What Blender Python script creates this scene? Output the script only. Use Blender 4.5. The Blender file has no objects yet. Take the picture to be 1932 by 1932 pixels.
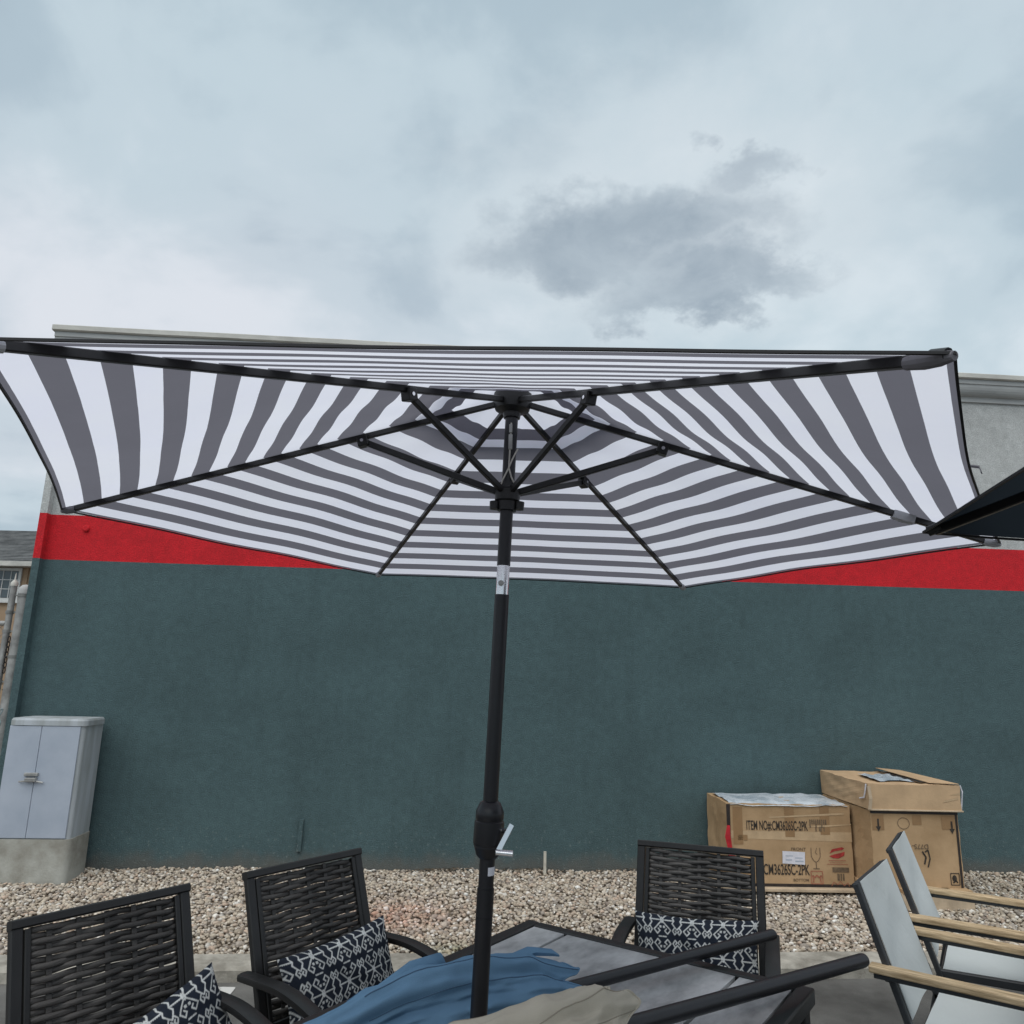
import bpy, bmesh, math, random
import numpy as np
from mathutils import Vector, Matrix
random.seed(7); rng = np.random.default_rng(7)
R = math.radians
scene = bpy.context.scene
col = scene.collection

# ------------------------------------------------------------------ camera
CAM_H, PITCH, ROLL = 1.683, 0.218, 0.023
cd = bpy.data.cameras.new('camera'); cam = bpy.data.objects.new('camera', cd); col.objects.link(cam)
cd.sensor_width = 36; cd.sensor_height = 36; cd.lens = 36 * 1414.172 / 1932
cd.clip_start = 0.05; cd.clip_end = 2000
fw = Vector((0, math.cos(PITCH), math.sin(PITCH))); up0 = Vector((0, -math.sin(PITCH), math.cos(PITCH))); r0 = Vector((1, 0, 0))
cr = math.cos(ROLL) * r0 + math.sin(ROLL) * up0; cu = -math.sin(ROLL) * r0 + math.cos(ROLL) * up0
m = Matrix((cr, cu, -fw)).transposed().to_4x4(); m.translation = (0, 0, CAM_H)
cam.matrix_world = m
scene.camera = cam

# ------------------------------------------------------------------ sky, sun, exposure
SUN_EL, SUN_AZ = 62, 200          # degrees; azimuth clockwise from +Y
w = bpy.data.worlds.new('World'); scene.world = w; w.use_nodes = True
nt = w.node_tree; nt.nodes.clear()
def N(t, **k):
    n = nt.nodes.new(t)
    for a, b in k.items(): setattr(n, a, b)
    return n
def L(a, b): nt.links.new(a, b)
def vmath(op, a, b=None):
    n = N('ShaderNodeVectorMath', operation=op)
    for i, x in enumerate((a, b)):
        if x is None: continue
        if hasattr(x, 'links'): L(x, n.inputs[i])
        else: n.inputs[i].default_value = x
    return n.outputs['Value'] if op == 'DOT_PRODUCT' else n.outputs[0]
def smath(op, a, b=None, c=None, clamp=False):
    n = N('ShaderNodeMath', operation=op); n.use_clamp = clamp
    for i, x in enumerate((a, b, c)):
        if x is None: continue
        if hasattr(x, 'links'): L(x, n.inputs[i])
        else: n.inputs[i].default_value = x
    return n.outputs[0]
def ramp(fac, stops, interp='EASE'):
    n = N('ShaderNodeValToRGB'); n.color_ramp.interpolation = interp
    e = n.color_ramp.elements
    while len(e) < len(stops): e.new(0.5)
    for i, (p, c) in enumerate(stops): e[i].position = p; e[i].color = (*c, 1) if len(c) == 3 else c
    L(fac, n.inputs[0]); return n.outputs[0]
def noise(vec, scale, detail=6, rough=0.55, dist=0.0):
    n = N('ShaderNodeTexNoise'); L(vec, n.inputs['Vector'])
    n.inputs['Scale'].default_value = scale; n.inputs['Detail'].default_value = detail
    n.inputs['Roughness'].default_value = rough; n.inputs['Distortion'].default_value = dist
    return n.outputs['Fac']
def mixc(f, a, b):
    n = N('ShaderNodeMix', data_type='RGBA')
    for i, x in ((0, f), (6, a), (7, b)):
        if hasattr(x, 'links'): L(x, n.inputs[i])
        else: n.inputs[i].default_value = x if i == 0 else (*x, 1)
    return n.outputs[2]
sky = N('ShaderNodeTexSky', sky_type='NISHITA'); sky.sun_disc = False
sky.sun_elevation = R(SUN_EL); sky.sun_rotation = R(SUN_AZ); sky.air_density = 1.2; sky.dust_density = 3.0
d = N('ShaderNodeTexCoord').outputs['Generated']
sep = N('ShaderNodeSeparateXYZ'); L(d, sep.inputs[0])
zz = smath('ADD', smath('MAXIMUM', sep.outputs[2], 0.0), 0.34)
cmb = N('ShaderNodeCombineXYZ'); L(smath('DIVIDE', sep.outputs[0], zz), cmb.inputs[0]); L(smath('DIVIDE', sep.outputs[1], zz), cmb.inputs[1]); cmb.inputs[2].default_value = 3.7
P = cmb.outputs[0]
n1 = noise(P, 1.35, 5, 0.52, 0.35)
n2 = noise(P, 3.4, 6, 0.55, 0.25)
n3 = noise(P, 0.7, 3, 0.5, 0.2)
base = smath('ADD', smath('MULTIPLY', n1, 0.64), smath('MULTIPLY', n2, 0.36))
cloud = ramp(base, [(0.33, (.37, .445, .52)), (0.45, (.48, .57, .645)), (0.53, (.60, .685, .75)), (0.64, (.75, .805, .86))])
tint = ramp(n3, [(0.38, (0.95, 1.0, 1.0)), (0.62, (1.03, 0.995, 1.0))])
mt = N('ShaderNodeMix', data_type='RGBA', blend_type='MULTIPLY'); mt.inputs[0].default_value = 1.0
L(cloud, mt.inputs[6]); L(tint, mt.inputs[7]); cloud = mt.outputs[2]
# one darker ragged cloud hanging in front of the pale layer
WOB = N('ShaderNodeTexNoise'); L(P, WOB.inputs['Vector']); WOB.inputs['Scale'].default_value = 4.5; WOB.inputs['Detail'].default_value = 6; WOB.inputs['Roughness'].default_value = 0.62
TEX = smath('ADD', smath('MULTIPLY', noise(P, 7.5, 6, .6, .4), 1.1), .30, clamp=True)
def cloudlet(cx, cy, hw, hh, edge, strength, colr, src):
    dirv = (fw + (cx - 966) / 1414.172 * cr - (cy - 966) / 1414.172 * cu).normalized()
    ax = Vector((0, 0, 1)).cross(dirv).normalized() * -1; ay = dirv.cross(ax).normalized() * -1
    wv = vmath('MULTIPLY', vmath('SUBTRACT', WOB.outputs['Color'], (.5, .5, .5)), (.26, .26, .26))
    dd = vmath('ADD', d, wv)
    a = smath('DIVIDE', vmath('DOT_PRODUCT', dd, tuple(ax)), hw / 1414.0)
    b = smath('DIVIDE', vmath('DOT_PRODUCT', dd, tuple(ay)), hh / 1414.0)
    e = smath('ADD', smath('MULTIPLY', a, a), smath('MULTIPLY', b, b))
    front = smath('GREATER_THAN', vmath('DOT_PRODUCT', d, tuple(dirv)), 0.3)
    mk = N('ShaderNodeMapRange', interpolation_type='SMOOTHSTEP'); L(e, mk.inputs[0]); mk.inputs[1].default_value = 1.0 + edge; mk.inputs[2].default_value = max(0.0, 1.0 - edge); mk.inputs[3].default_value = 0; mk.inputs[4].default_value = strength
    return mixc(smath('MULTIPLY', smath('MULTIPLY', mk.outputs[0], TEX), front), src, colr)
cloud = cloudlet(1270, 400, 380, 190, 1.0, 0.6, (.76, .82, .86), cloud)
cloud = cloudlet(1170, 430, 215, 72, 1.0, .95, (.33, .405, .475), cloud)
cloud = cloudlet(1300, 540, 185, 46, 1.0, .95, (.34, .415, .485), cloud)
cloud = cloudlet(1405, 315, 64, 34, 1.0, 0.8, (.37, .44, .51), cloud)
b1 = N('ShaderNodeBackground'); L(sky.outputs[0], b1.inputs[0]); b1.inputs[1].default_value = 0.08
b2 = N('ShaderNodeBackground'); L(cloud, b2.inputs[0]); b2.inputs[1].default_value = 0.715
ms = N('ShaderNodeMixShader'); ms.inputs[0].default_value = 0.93; L(b1.outputs[0], ms.inputs[1]); L(b2.outputs[0], ms.inputs[2])
wo = N('ShaderNodeOutputWorld'); L(ms.outputs[0], wo.inputs[0])

sd = bpy.data.lights.new('sun', 'SUN'); sun = bpy.data.objects.new('sun', sd); col.objects.link(sun)
sd.energy = 1.5; sd.angle = R(70); sd.color = (1.0, 0.97, 0.93)
az, el = R(SUN_AZ), R(SUN_EL)
sun.rotation_euler = Vector((math.sin(az) * math.cos(el), math.cos(az) * math.cos(el), math.sin(el))).to_track_quat('Z', 'Y').to_euler()
sun.location = (0, 0, 30)
vs = scene.view_settings; vs.view_transform = 'Standard'; vs.look = 'None'; vs.exposure = 0.48; vs.gamma = 1; vs.use_curve_mapping = False

# ------------------------------------------------------------------ materials
def srgb(r, g, b):
    f = lambda c: c / 12.92 if c <= 0.04045 else ((c + 0.055) / 1.055) ** 2.4
    return (f(r / 255), f(g / 255), f(b / 255))
def mat(name, c, rough=0.6, metal=0.0, var=0.12, vscale=6.0, bump=0.0, bscale=60.0, spec=0.5, coord='Object', stretch=(1, 1, 1), c2=None, detail=5, vlo=0.35, vhi=0.65):
    global nt
    mm = bpy.data.materials.new(name); mm.use_nodes = True; nt = mm.node_tree; nt.nodes.clear()
    tc = N('ShaderNodeTexCoord').outputs[coord]
    mp = N('ShaderNodeMapping'); L(tc, mp.inputs[0]); mp.inputs['Scale'].default_value = stretch; v = mp.outputs[0]
    lo = tuple(x * (1 - var) for x in c); hi = c2 if c2 else tuple(min(1, x * (1 + var)) for x in c)
    colr = ramp(noise(v, vscale, detail, 0.6), [(vlo, lo), (vhi, hi)], 'LINEAR')
    bs = N('ShaderNodeBsdfPrincipled'); L(colr, bs.inputs['Base Color'])
    bs.inputs['Roughness'].default_value = rough; bs.inputs['Metallic'].default_value = metal; bs.inputs['Specular IOR Level'].default_value = spec
    if bump > 0:
        bn = N('ShaderNodeBump'); bn.inputs['Strength'].default_value = bump; bn.inputs['Distance'].default_value = 0.01
        L(noise(v, bscale, 4, 0.6), bn.inputs['Height']); L(bn.outputs[0], bs.inputs['Normal'])
    o = N('ShaderNodeOutputMaterial'); L(bs.outputs[0], o.inputs[0])
    mm['bs'] = bs.name
    return mm
def reopen(mm):
    global nt
    nt = mm.node_tree
    return nt.nodes[mm['bs']]
M = {}
BLK = (.006, .006, .0065)
M['black'] = mat('black_powder_coat', BLK, .42, 0, .25, 20, .06, 400)
M['blackpole'] = mat('black_pole_paint', (.006, .006, .009), .36, 0, .2, 14, .05, 300)
M['frame'] = mat('charcoal_frame', (.013, .0125, .0125), .42, 0, .2, 10, .08, 300)
M['wicker'] = mat('dark_wicker', (.046, .042, .039), .45, 0, .55, 18, .35, 160, stretch=(1, .15, 1))
M['tableframe'] = mat('table_frame', (.014, .014, .014), .42, 0, .2, 8, .08, 250)
M['slab'] = mat('stone_look_tile', (.27, .27, .275), .42, 0, .2, 8, .04, 90, stretch=(.5, 1, 1), c2=(.58, .575, .575), detail=9, vlo=.36, vhi=.66)
M['chrome'] = mat('chrome', (.8, .8, .82), .16, 1.0, .05)
M['steelgrey'] = mat('galvanised_steel', (.34, .34, .33), .55, .35, .3, 9, .15, 80)
M['greyframe'] = mat('dark_grey_frame', (.035, .038, .042), .45, 0, .15, 8, .05, 200)
M['wood'] = mat('teak_wood', (.42, .29, .155), .55, 0, .25, 12, .1, 120, stretch=(.8, 9, 9), c2=(.66, .50, .31))
M['cardboard'] = mat('cardboard', (.40, .265, .145), .8, 0, .1, 3.0, .12, 40, spec=.2, c2=(.49, .335, .195))
M['cardtop'] = mat('cardboard_flap', (.49, .34, .205), .8, 0, .12, 5, .12, 40, spec=.2)
M['cardpale'] = mat('cardboard_edge', (.48, .38, .27), .85, 0, .15, 9, .1, 60, spec=.2)
M['tape'] = mat('brown_tape', (.29, .175, .085), .35, 0, .08, 8, .05, 60)
M['cleartape'] = mat('clear_tape', (.50, .36, .22), .25, 0, .1, 8, .15, 40)
M['print'] = mat('carton_print', (.035, .028, .022), .8, 0, .5, 40)
M['printfaint'] = mat('carton_print_faint', (.15, .105, .065), .8, 0, .3, 40)
M['printred'] = mat('carton_print_red', (.36, .035, .03), .8, 0, .3, 40)
M['printrose'] = mat('carton_print_pale_red', (.37, .14, .085), .8, 0, .2, 40)
M['blacktape'] = mat('black_edge_strip', (.025, .018, .016), .5, 0, .3, 30)
M['redcloth'] = mat('red_tag', (.42, .012, .02), .5, 0, .3, 20, .1, 80)
M['paper'] = mat('white_label', (.66, .66, .72), .6, 0, .08, 30)
M['cabinet'] = mat('cabinet_paint', (.37, .42, .50), .5, 0, .06, 3, .05, 120, c2=(.42, .465, .54))
M['cabside'] = mat('cabinet_aged_paint', (.36, .385, .38), .55, 0, .2, 9, .05, 120, stretch=(1, 1, .12), c2=(.45, .485, .52))
M['concrete'] = mat('concrete', (.33, .315, .27), .85, 0, .18, 5, .3, 70, c2=(.44, .44, .40))
M['kerb'] = mat('kerb_concrete', (.30, .275, .23), .9, 0, .25, 6, .5, 60, c2=(.47, .44, .38), detail=8)
M['asphalt'] = mat('asphalt', (.105, .10, .092), .9, 0, .25, 2.5, .6, 160, c2=(.165, .16, .148), detail=10)
M['soil'] = mat('gravel_soil', (.19, .15, .11), .95, 0, .35, 14, .4, 90)
M['tan'] = mat('tan_stucco', (.36, .25, .16), .85, 0, .08, 2, .2, 60)
M['whitetrim'] = mat('white_trim', (.62, .62, .6), .5, 0, .06)
M['glass'] = mat('window_glass', (.07, .09, .10), .06, 0, .2, 1.2, spec=.8)
M['cornice'] = mat('cornice_paint', (.40, .41, .41), .65, 0, .12, 4, .1, 40, stretch=(.3, 1, 1), c2=(.5, .51, .5))
M['corncap'] = mat('cornice_cap', (.50, .49, .45), .6, 0, .2, 4, .1, 40, stretch=(.5, 1, 1))
M['leaf'] = mat('shrub_leaf', (.05, .09, .03), .55, 0, .5, 4)
M['bark'] = mat('bark', (.12, .09, .06), .9, 0, .3, 10, .4, 60)
M['stake'] = mat('pale_stake', (.5, .47, .4), .7, 0, .2, 20)
M['graffiti'] = mat('faded_paint_scrawl', (.30, .42, .45), .7, 0, .2, 20)
M['cord'] = mat('pale_cord', (.55, .53, .48), .7, 0, .1)
M['wire'] = mat('fence_wire', (.25, .25, .24), .5, .5, .2)
M['nearblack'] = mat('black_hem', (.010, .010, .012), .7)
# shingle roof
M['shingle'] = mat('grey_shingle', (.085, .09, .092), .9, 0, .3, 2.5, .3, 8, c2=(.15, .155, .155))
# stucco paint in three colours with blotches, a dirt splash line at the foot
def stucco(name, c, dirt=False, fleck=0.02):
    mm = mat(name, c, .85, 0, .10, 1.1, 0)
    bs = reopen(mm)
    tc = N('ShaderNodeTexCoord').outputs['Object']
    bn = N('ShaderNodeBump'); bn.inputs['Strength'].default_value = .8; bn.inputs['Distance'].default_value = .015
    h = smath('ADD', noise(tc, 110, 5, .65), smath('MULTIPLY', noise(tc, 9, 4, .6), .6))
    L(h, bn.inputs['Height']); L(bn.outputs[0], bs.inputs['Normal'])
    src = bs.inputs['Base Color'].links[0].from_socket
    # painted-over repairs and mottling
    a = mixc(smath('MULTIPLY', ramp(noise(tc, 2.3, 8, .7, .6), [(.45, (0, 0, 0)), (.62, (1, 1, 1))]), .35), src, tuple(x * 1.22 for x in c))
    mpz = N('ShaderNodeMapping'); L(tc, mpz.inputs[0]); mpz.inputs['Scale'].default_value = (1.4, 1, .22)
    a = mixc(smath('MULTIPLY', ramp(noise(mpz.outputs[0], 2.6, 6, .65), [(.52, (0, 0, 0)), (.70, (1, 1, 1))]), .45), a, tuple(x * .78 for x in c))
    a = mixc(smath('MULTIPLY', ramp(noise(tc, 55, 2, .5), [(.70, (0, 0, 0)), (.78, (1, 1, 1))]), .18), a, tuple(min(1, x * 1.9 + .03) for x in c))
    g1_ = ramp(noise(tc, 85, 4, .7), [(.30, (.74, .74, .74)), (.70, (1.26, 1.26, 1.26))], 'LINEAR'); g2_ = ramp(noise(tc, 16, 5, .65), [(.32, (.88, .88, .88)), (.68, (1.12, 1.12, 1.12))], 'LINEAR')
    for gg in (g1_, g2_):
        mg = N('ShaderNodeMix', data_type='RGBA', blend_type='MULTIPLY'); mg.inputs[0].default_value = 1.0; L(a, mg.inputs[6]); L(gg, mg.inputs[7]); a = mg.outputs[2]
    if dirt:
        s2 = N('ShaderNodeSeparateXYZ'); L(tc, s2.inputs[0])
        lev = smath('ADD', s2.outputs[2], smath('MULTIPLY', smath('SUBTRACT', noise(tc, 5, 6, .65), .5), .28))
        mk = N('ShaderNodeMapRange', interpolation_type='SMOOTHSTEP'); L(lev, mk.inputs[0]); mk.inputs[1].default_value = .30; mk.inputs[2].default_value = .14; mk.inputs[3].default_value = 0; mk.inputs[4].default_value = .6
        a = mixc(mk.outputs[0], a, (.145, .125, .105))
        sp = smath('MULTIPLY', ramp(noise(tc, 38, 3, .6), [(.60, (0, 0, 0)), (.66, (1, 1, 1))]), .35)
        mk2 = N('ShaderNodeMapRange', interpolation_type='SMOOTHSTEP'); L(lev, mk2.inputs[0]); mk2.inputs[1].default_value = .62; mk2.inputs[2].default_value = .3; mk2.inputs[3].default_value = 0; mk2.inputs[4].default_value = 1
        a = mixc(smath('MULTIPLY', sp, mk2.outputs[0]), a, (.26, .30, .29))
    L(a, bs.inputs['Base Color'])
    return mm
M['teal'] = stucco('teal_stucco_paint', (.064, .111, .119), True)
M['red'] = stucco('red_stucco_paint', (.60, .009, .018))
M['whitewall'] = stucco('pale_grey_stucco_paint', (.50, .51, .50))

def cloth(name, setcol, trans=.5, bump=.15, bscale=7, rough=.8):
    """thin woven cloth: diffuse + translucent; setcol(nodes) gives a colour socket or tuple"""
    global nt
    mm = bpy.data.materials.new(name); mm.use_nodes = True; nt = mm.node_tree; nt.nodes.clear()
    c = setcol()
    df = N('ShaderNodeBsdfDiffuse'); tr = N('ShaderNodeBsdfTranslucent'); mx = N('ShaderNodeMixShader'); mx.inputs[0].default_value = trans
    for x in (df, tr):
        if hasattr(c, 'links'): L(c, x.inputs[0])
        else: x.inputs[0].default_value = (*c, 1)
    tc = N('ShaderNodeTexCoord').outputs['Object']
    bn = N('ShaderNodeBump'); bn.inputs['Strength'].default_value = bump; bn.inputs['Distance'].default_value = .02
    L(noise(tc, bscale, 4, .55, .4), bn.inputs['Height']); L(bn.outputs[0], df.inputs['Normal']); L(bn.outputs[0], tr.inputs['Normal'])
    L(df.outputs[0], mx.inputs[1]); L(tr.outputs[0], mx.inputs[2])
    o = N('ShaderNodeOutputMaterial'); L(mx.outputs[0], o.inputs[0])
    return mm
WHITE_ST, GREY_ST = (.84, .84, .97), (.165, .16, .185)
def stripe_col():
    uv = N('ShaderNodeUVMap').outputs[0]
    s = N('ShaderNodeSeparateXYZ'); L(uv, s.inputs[0])
    tcn = N('ShaderNodeTexCoord').outputs['Object']
    v = smath('ADD', s.outputs[1], smath('MULTIPLY', smath('SUBTRACT', noise(tcn, 9, 2, .5),   .5), .0012))
    v2 = smath('ADD', v, smath('MULTIPLY', smath('SUBTRACT', .40, v, clamp=True), .30))
    ph = smath('DIVIDE', smath('SUBTRACT', 0.951, v2), 0.08)
    fr = smath('FRACT', smath('ADD', ph, 10.0))
    dark = smath('LESS_THAN', fr, 0.5)
    rim = smath('GREATER_THAN', v, 0.991)
    inner = smath('LESS_THAN', v, 0.182)
    dk = smath('MAXIMUM', smath('MAXIMUM', dark, rim), inner, clamp=True)
    mot = noise(tcn, 3, 4, .6)
    return mixc(dk, mixc(mot, tuple(x * .94 for x in WHITE_ST), tuple(min(.9, x * 1.04) for x in WHITE_ST)), mixc(mot, tuple(x * .88 for x in GREY_ST), tuple(x * 1.1 for x in GREY_ST)))
M['stripe'] = cloth('grey_and_white_striped_cloth', stripe_col, .64, .12, 6)
M['greycloth'] = cloth('grey_pocket_cloth', lambda: (.36, .35, .38), .5)
M['whitecloth'] = cloth('white_pocket_cloth', lambda: (.66, .67, .70), .4)
M['navy'] = cloth('dark_navy_cloth', lambda: (.026, .034, .042), .30, .10)
def mott(c, k=.18, sc=9):
    def f():
        tcn = N('ShaderNodeTexCoord').outputs['Object']
        return mixc(noise(tcn, sc, 5, .6), tuple(x * (1 - k) for x in c), tuple(min(1, x * (1 + k)) for x in c))
    return f
M['blue'] = cloth('denim_blue_cloth', mott((.15, .27, .405)), .12, .5, 26)
M['beige'] = cloth('khaki_beige_cloth', mott((.50, .46, .385)), .12, .5, 30)
M['sling'] = cloth('pale_grey_sling_mesh', mott((.60, .635, .635), .06, 5), .15, .35, 7)
M['blueseam'] = mat('blue_thread', (.06, .12, .20), .8); M['beigeseam'] = mat('beige_thread', (.28, .25, .20), .8)
def crease(mm):
    global nt
    nt = mm.node_tree; bn = [x for x in nt.nodes if x.type == 'BUMP'][0]
    tcn = N('ShaderNodeTexCoord').outputs['Object']; n_ = N('ShaderNodeTexNoise'); n_.noise_type = 'RIDGED_MULTIFRACTAL'; L(tcn, n_.inputs['Vector']); n_.inputs['Scale'].default_value = 8; n_.inputs['Detail'].default_value = 3; n_.inputs['Roughness'].default_value = .5; n_.inputs['Distortion'].default_value = .6
    L(smath('ADD', smath('MULTIPLY', n_.outputs['Fac'], .5), smath('MULTIPLY', noise(tcn, 420, 2, .5), .06)), bn.inputs['Height']); bn.inputs['Strength'].default_value = .6; bn.inputs['Distance'].default_value = .025
crease(M['blue']); crease(M['beige'])
def plastic():
    global nt
    mm = bpy.data.materials.new('clear_plastic_film'); mm.use_nodes = True; nt = mm.node_tree; nt.nodes.clear()
    tcn = N('ShaderNodeTexCoord').outputs['Object']
    bs = N('ShaderNodeBsdfPrincipled'); bs.inputs['Roughness'].default_value = .25
    L(ramp(noise(tcn, 5, 7, .65, .8), [(.35, (.34, .40, .45)), (.6, (.62, .67, .72))]), bs.inputs['Base Color'])
    bn = N('ShaderNodeBump'); bn.inputs['Strength'].default_value = .8; bn.inputs['Distance'].default_value = .03
    L(noise(tcn, 14, 6, .7, 1.2), bn.inputs['Height']); L(bn.outputs[0], bs.inputs['Normal'])
    o = N('ShaderNodeOutputMaterial'); L(bs.outputs[0], o.inputs[0]); return mm
M['plastic'] = plastic()
def attrmat(name, rough=.85, bump=.2, bscale=120):
    global nt
    mm = bpy.data.materials.new(name); mm.use_nodes = True; nt = mm.node_tree; nt.nodes.clear()
    at = N('ShaderNodeAttribute'); at.attribute_name = 'tone'
    bs = N('ShaderNodeBsdfPrincipled'); bs.inputs['Roughness'].default_value = rough; bs.inputs['Specular IOR Level'].default_value = .3
    tcn = N('ShaderNodeTexCoord').outputs['Object']
    mm2 = N('ShaderNodeMix', data_type='RGBA', blend_type='MULTIPLY'); mm2.inputs[0].default_value = 1
    L(at.outputs['Color'], mm2.inputs[6]); L(ramp(noise(tcn, 60, 3, .6), [(.3, (.82, .82, .82)), (.7, (1.12, 1.12, 1.12))]), mm2.inputs[7])
    L(mm2.outputs[2], bs.inputs['Base Color'])
    bn = N('ShaderNodeBump'); bn.inputs['Strength'].default_value = bump; bn.inputs['Distance'].default_value = .004
    L(noise(tcn, bscale, 3, .6), bn.inputs['Height']); L(bn.outputs[0], bs.inputs['Normal'])
    o = N('ShaderNodeOutputMaterial'); L(bs.outputs[0], o.inputs[0]); return mm
M['stones'] = attrmat('gravel_stones')
M['pillow'] = attrmat('navy_and_white_print', .9, .3, 260)
# worn white road paint
def wornpaint():
    global nt
    mm = bpy.data.materials.new('worn_white_paint'); mm.use_nodes = True; nt = mm.node_tree; nt.nodes.clear()
    tcn = N('ShaderNodeTexCoord').outputs['Object']
    bs = N('ShaderNodeBsdfPrincipled'); bs.inputs['Roughness'].default_value = .8; bs.inputs['Base Color'].default_value = (.58, .57, .54, 1)
    tr = N('ShaderNodeBsdfTransparent'); mx = N('ShaderNodeMixShader')
    L(ramp(noise(tcn, 7, 8, .7, .3), [(.43, (0, 0, 0)), (.47, (1, 1, 1))], 'LINEAR'), mx.inputs[0]); L(tr.outputs[0], mx.inputs[1]); L(bs.outputs[0], mx.inputs[2])
    o = N('ShaderNodeOutputMaterial'); L(mx.outputs[0], o.inputs[0]); return mm
M['paint'] = wornpaint()

# ------------------------------------------------------------------ mesh helpers
class MB:
    def __init__(s): s.v = []; s.f = []; s.uv = None
    def add(s, vs, fs):
        o = len(s.v); s.v += [tuple(x) for x in vs]; s.f += [tuple(i + o for i in f) for f in fs]; return s
    def box(s, a, b, mtx=None):
        (x0, y0, z0), (x1, y1, z1) = a, b
        vs = [Vector(p) for p in ((x0,y0,z0),(x1,y0,z0),(x1,y1,z0),(x0,y1,z0),(x0,y0,z1),(x1,y0,z1),(x1,y1,z1),(x0,y1,z1))]
        if mtx: vs = [mtx @ v for v in vs]
        return s.add(vs, [(0,3,2,1),(4,5,6,7),(0,1,5,4),(1,2,6,5),(2,3,7,6),(3,0,4,7)])
    def cbox(s, a, b, c=.004):
        """box with chamfered vertical+horizontal edges (all 12) """
        (x0, y0, z0), (x1, y1, z1) = a, b
        bm = bmesh.new(); bmesh.ops.create_cube(bm, size=1)
        for v in bm.verts: v.co = Vector(((x0+x1)/2 + v.co.x*(x1-x0), (y0+y1)/2 + v.co.y*(y1-y0), (z0+z1)/2 + v.co.z*(z1-z0)))
        c = min(c, .45*min(x1-x0, y1-y0, z1-z0))
        bmesh.ops.bevel(bm, geom=bm.edges[:], offset=c, segments=2, affect='EDGES', profile=.5)
        bm.verts.ensure_lookup_table()
        s.add([v.co[:] for v in bm.verts], [[v.index for v in f.verts] for f in bm.faces]); bm.free(); return s
    def sweep(s, pts, prof, up=Vector((0, 0, 1)), cap=True, scales=None):
        """sweep closed 2D profile (side, up) along pts"""
        pts = [Vector(p) for p in pts]; n = len(prof); o = len(s.v)
        for i, p in enumerate(pts):
            t = (pts[min(i+1, len(pts)-1)] - pts[max(i-1, 0)]).normalized()
            side = t.cross(up)
            if side.length < 1e-5: side = t.cross(Vector((1, 0, 0)))
            side.normalize(); u = side.cross(t).normalized()
            k = scales[i] if scales else 1
            for (a, b) in prof: s.v.append(tuple(p + side*a*k + u*b*k))
        for i in range(len(pts)-1):
            for j in range(n):
                a = o+i*n+j; b = o+i*n+(j+1) % n
                s.f.append((a, b, b+n, a+n))
        if cap:
            s.f.append(tuple(o+j for j in range(n))[::-1]); s.f.append(tuple(o+(len(pts)-1)*n+j for j in range(n)))
        return s
    def tube(s, pts, r, n=10, up=Vector((0, 0, 1)), scales=None):
        return s.sweep(pts, [(r*math.cos(2*math.pi*k/n), r*math.sin(2*math.pi*k/n)) for k in range(n)], up, True, scales)
    def bar(s, a, b, wd, ht, up=Vector((0, 0, 1)), c=.15):
        x, y = wd/2, ht/2; q = min(x, y)*c*2
        return s.sweep([a, b], [(-x+q,-y),(x-q,-y),(x,-y+q),(x,y-q),(x-q,y),(-x+q,y),(-x,y-q),(-x,-y+q)], up)
    def lathe(s, prof, n=24, org=(0, 0, 0), axis=(0, 0, 1)):
        q = Vector((0, 0, 1)).rotation_difference(Vector(axis).normalized()); o = len(s.v); org = Vector(org)
        for (r, z) in prof:
            for k in range(n):
                a = 2*math.pi*k/n; s.v.append(tuple(org + q @ Vector((r*math.cos(a), r*math.sin(a), z))))
        for i in range(len(prof)-1):
            for k in range(n):
                a = o+i*n+k; b = o+i*n+(k+1) % n; s.f.append((a, b, b+n, a+n))
        s.f.append(tuple(o+k for k in range(n))[::-1]); s.f.append(tuple(o+(len(prof)-1)*n+k for k in range(n)))
        return s
    def build(s, name, m, parent=None, smooth=False, angle=40):
        me = bpy.data.meshes.new(name); me.from_pydata(s.v, [], s.f); me.materials.append(M[m] if isinstance(m, str) else m)
        if s.uv is not None:
            lay = me.uv_layers.new(name='UVMap'); idx = np.empty(len(me.loops), np.int32); me.loops.foreach_get('vertex_index', idx)
            lay.data.foreach_set('uv', np.asarray(s.uv, np.float32)[idx].ravel())
        if smooth:
            me.polygons.foreach_set('use_smooth', [True]*len(me.polygons))
            if angle < 180: me.set_sharp_from_angle(angle=R(angle))
        me.update()
        o = bpy.data.objects.new(name, me); col.objects.link(o)
        if parent: o.parent = parent
        return o
def tag(o, label=None, cat=None, group=None, kind=None):
    for k, v in (('label', label), ('category', cat), ('group', group), ('kind', kind)):
        if v: o[k] = v
    return o
def empty(name, loc=(0, 0, 0), rz=0.0):
    o = bpy.data.objects.new(name, None); col.objects.link(o); o.location = loc; o.rotation_euler = (0, 0, rz); o.empty_display_size = .1; return o
def inst(src, parent, loc=None, rot=None):
    c = src.copy(); col.objects.link(c); c.parent = parent
    if loc is not None: c.location = loc
    if rot is not None: c.rotation_euler = rot
    return c
def copy_tree(o, parent=None):
    c = o.copy(); col.objects.link(c); c.parent = parent
    for ch in list(o.children): copy_tree(ch, c)
    return c
def fbm(x, y, s=0):
    return (math.sin(x*1.7+s)+math.sin(y*2.3+1.3*s+x*.6)+.5*math.sin(x*4.1-y*3.3+s*2.1)+.3*math.sin(x*8.7+y*7.9+s))/2.8

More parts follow.
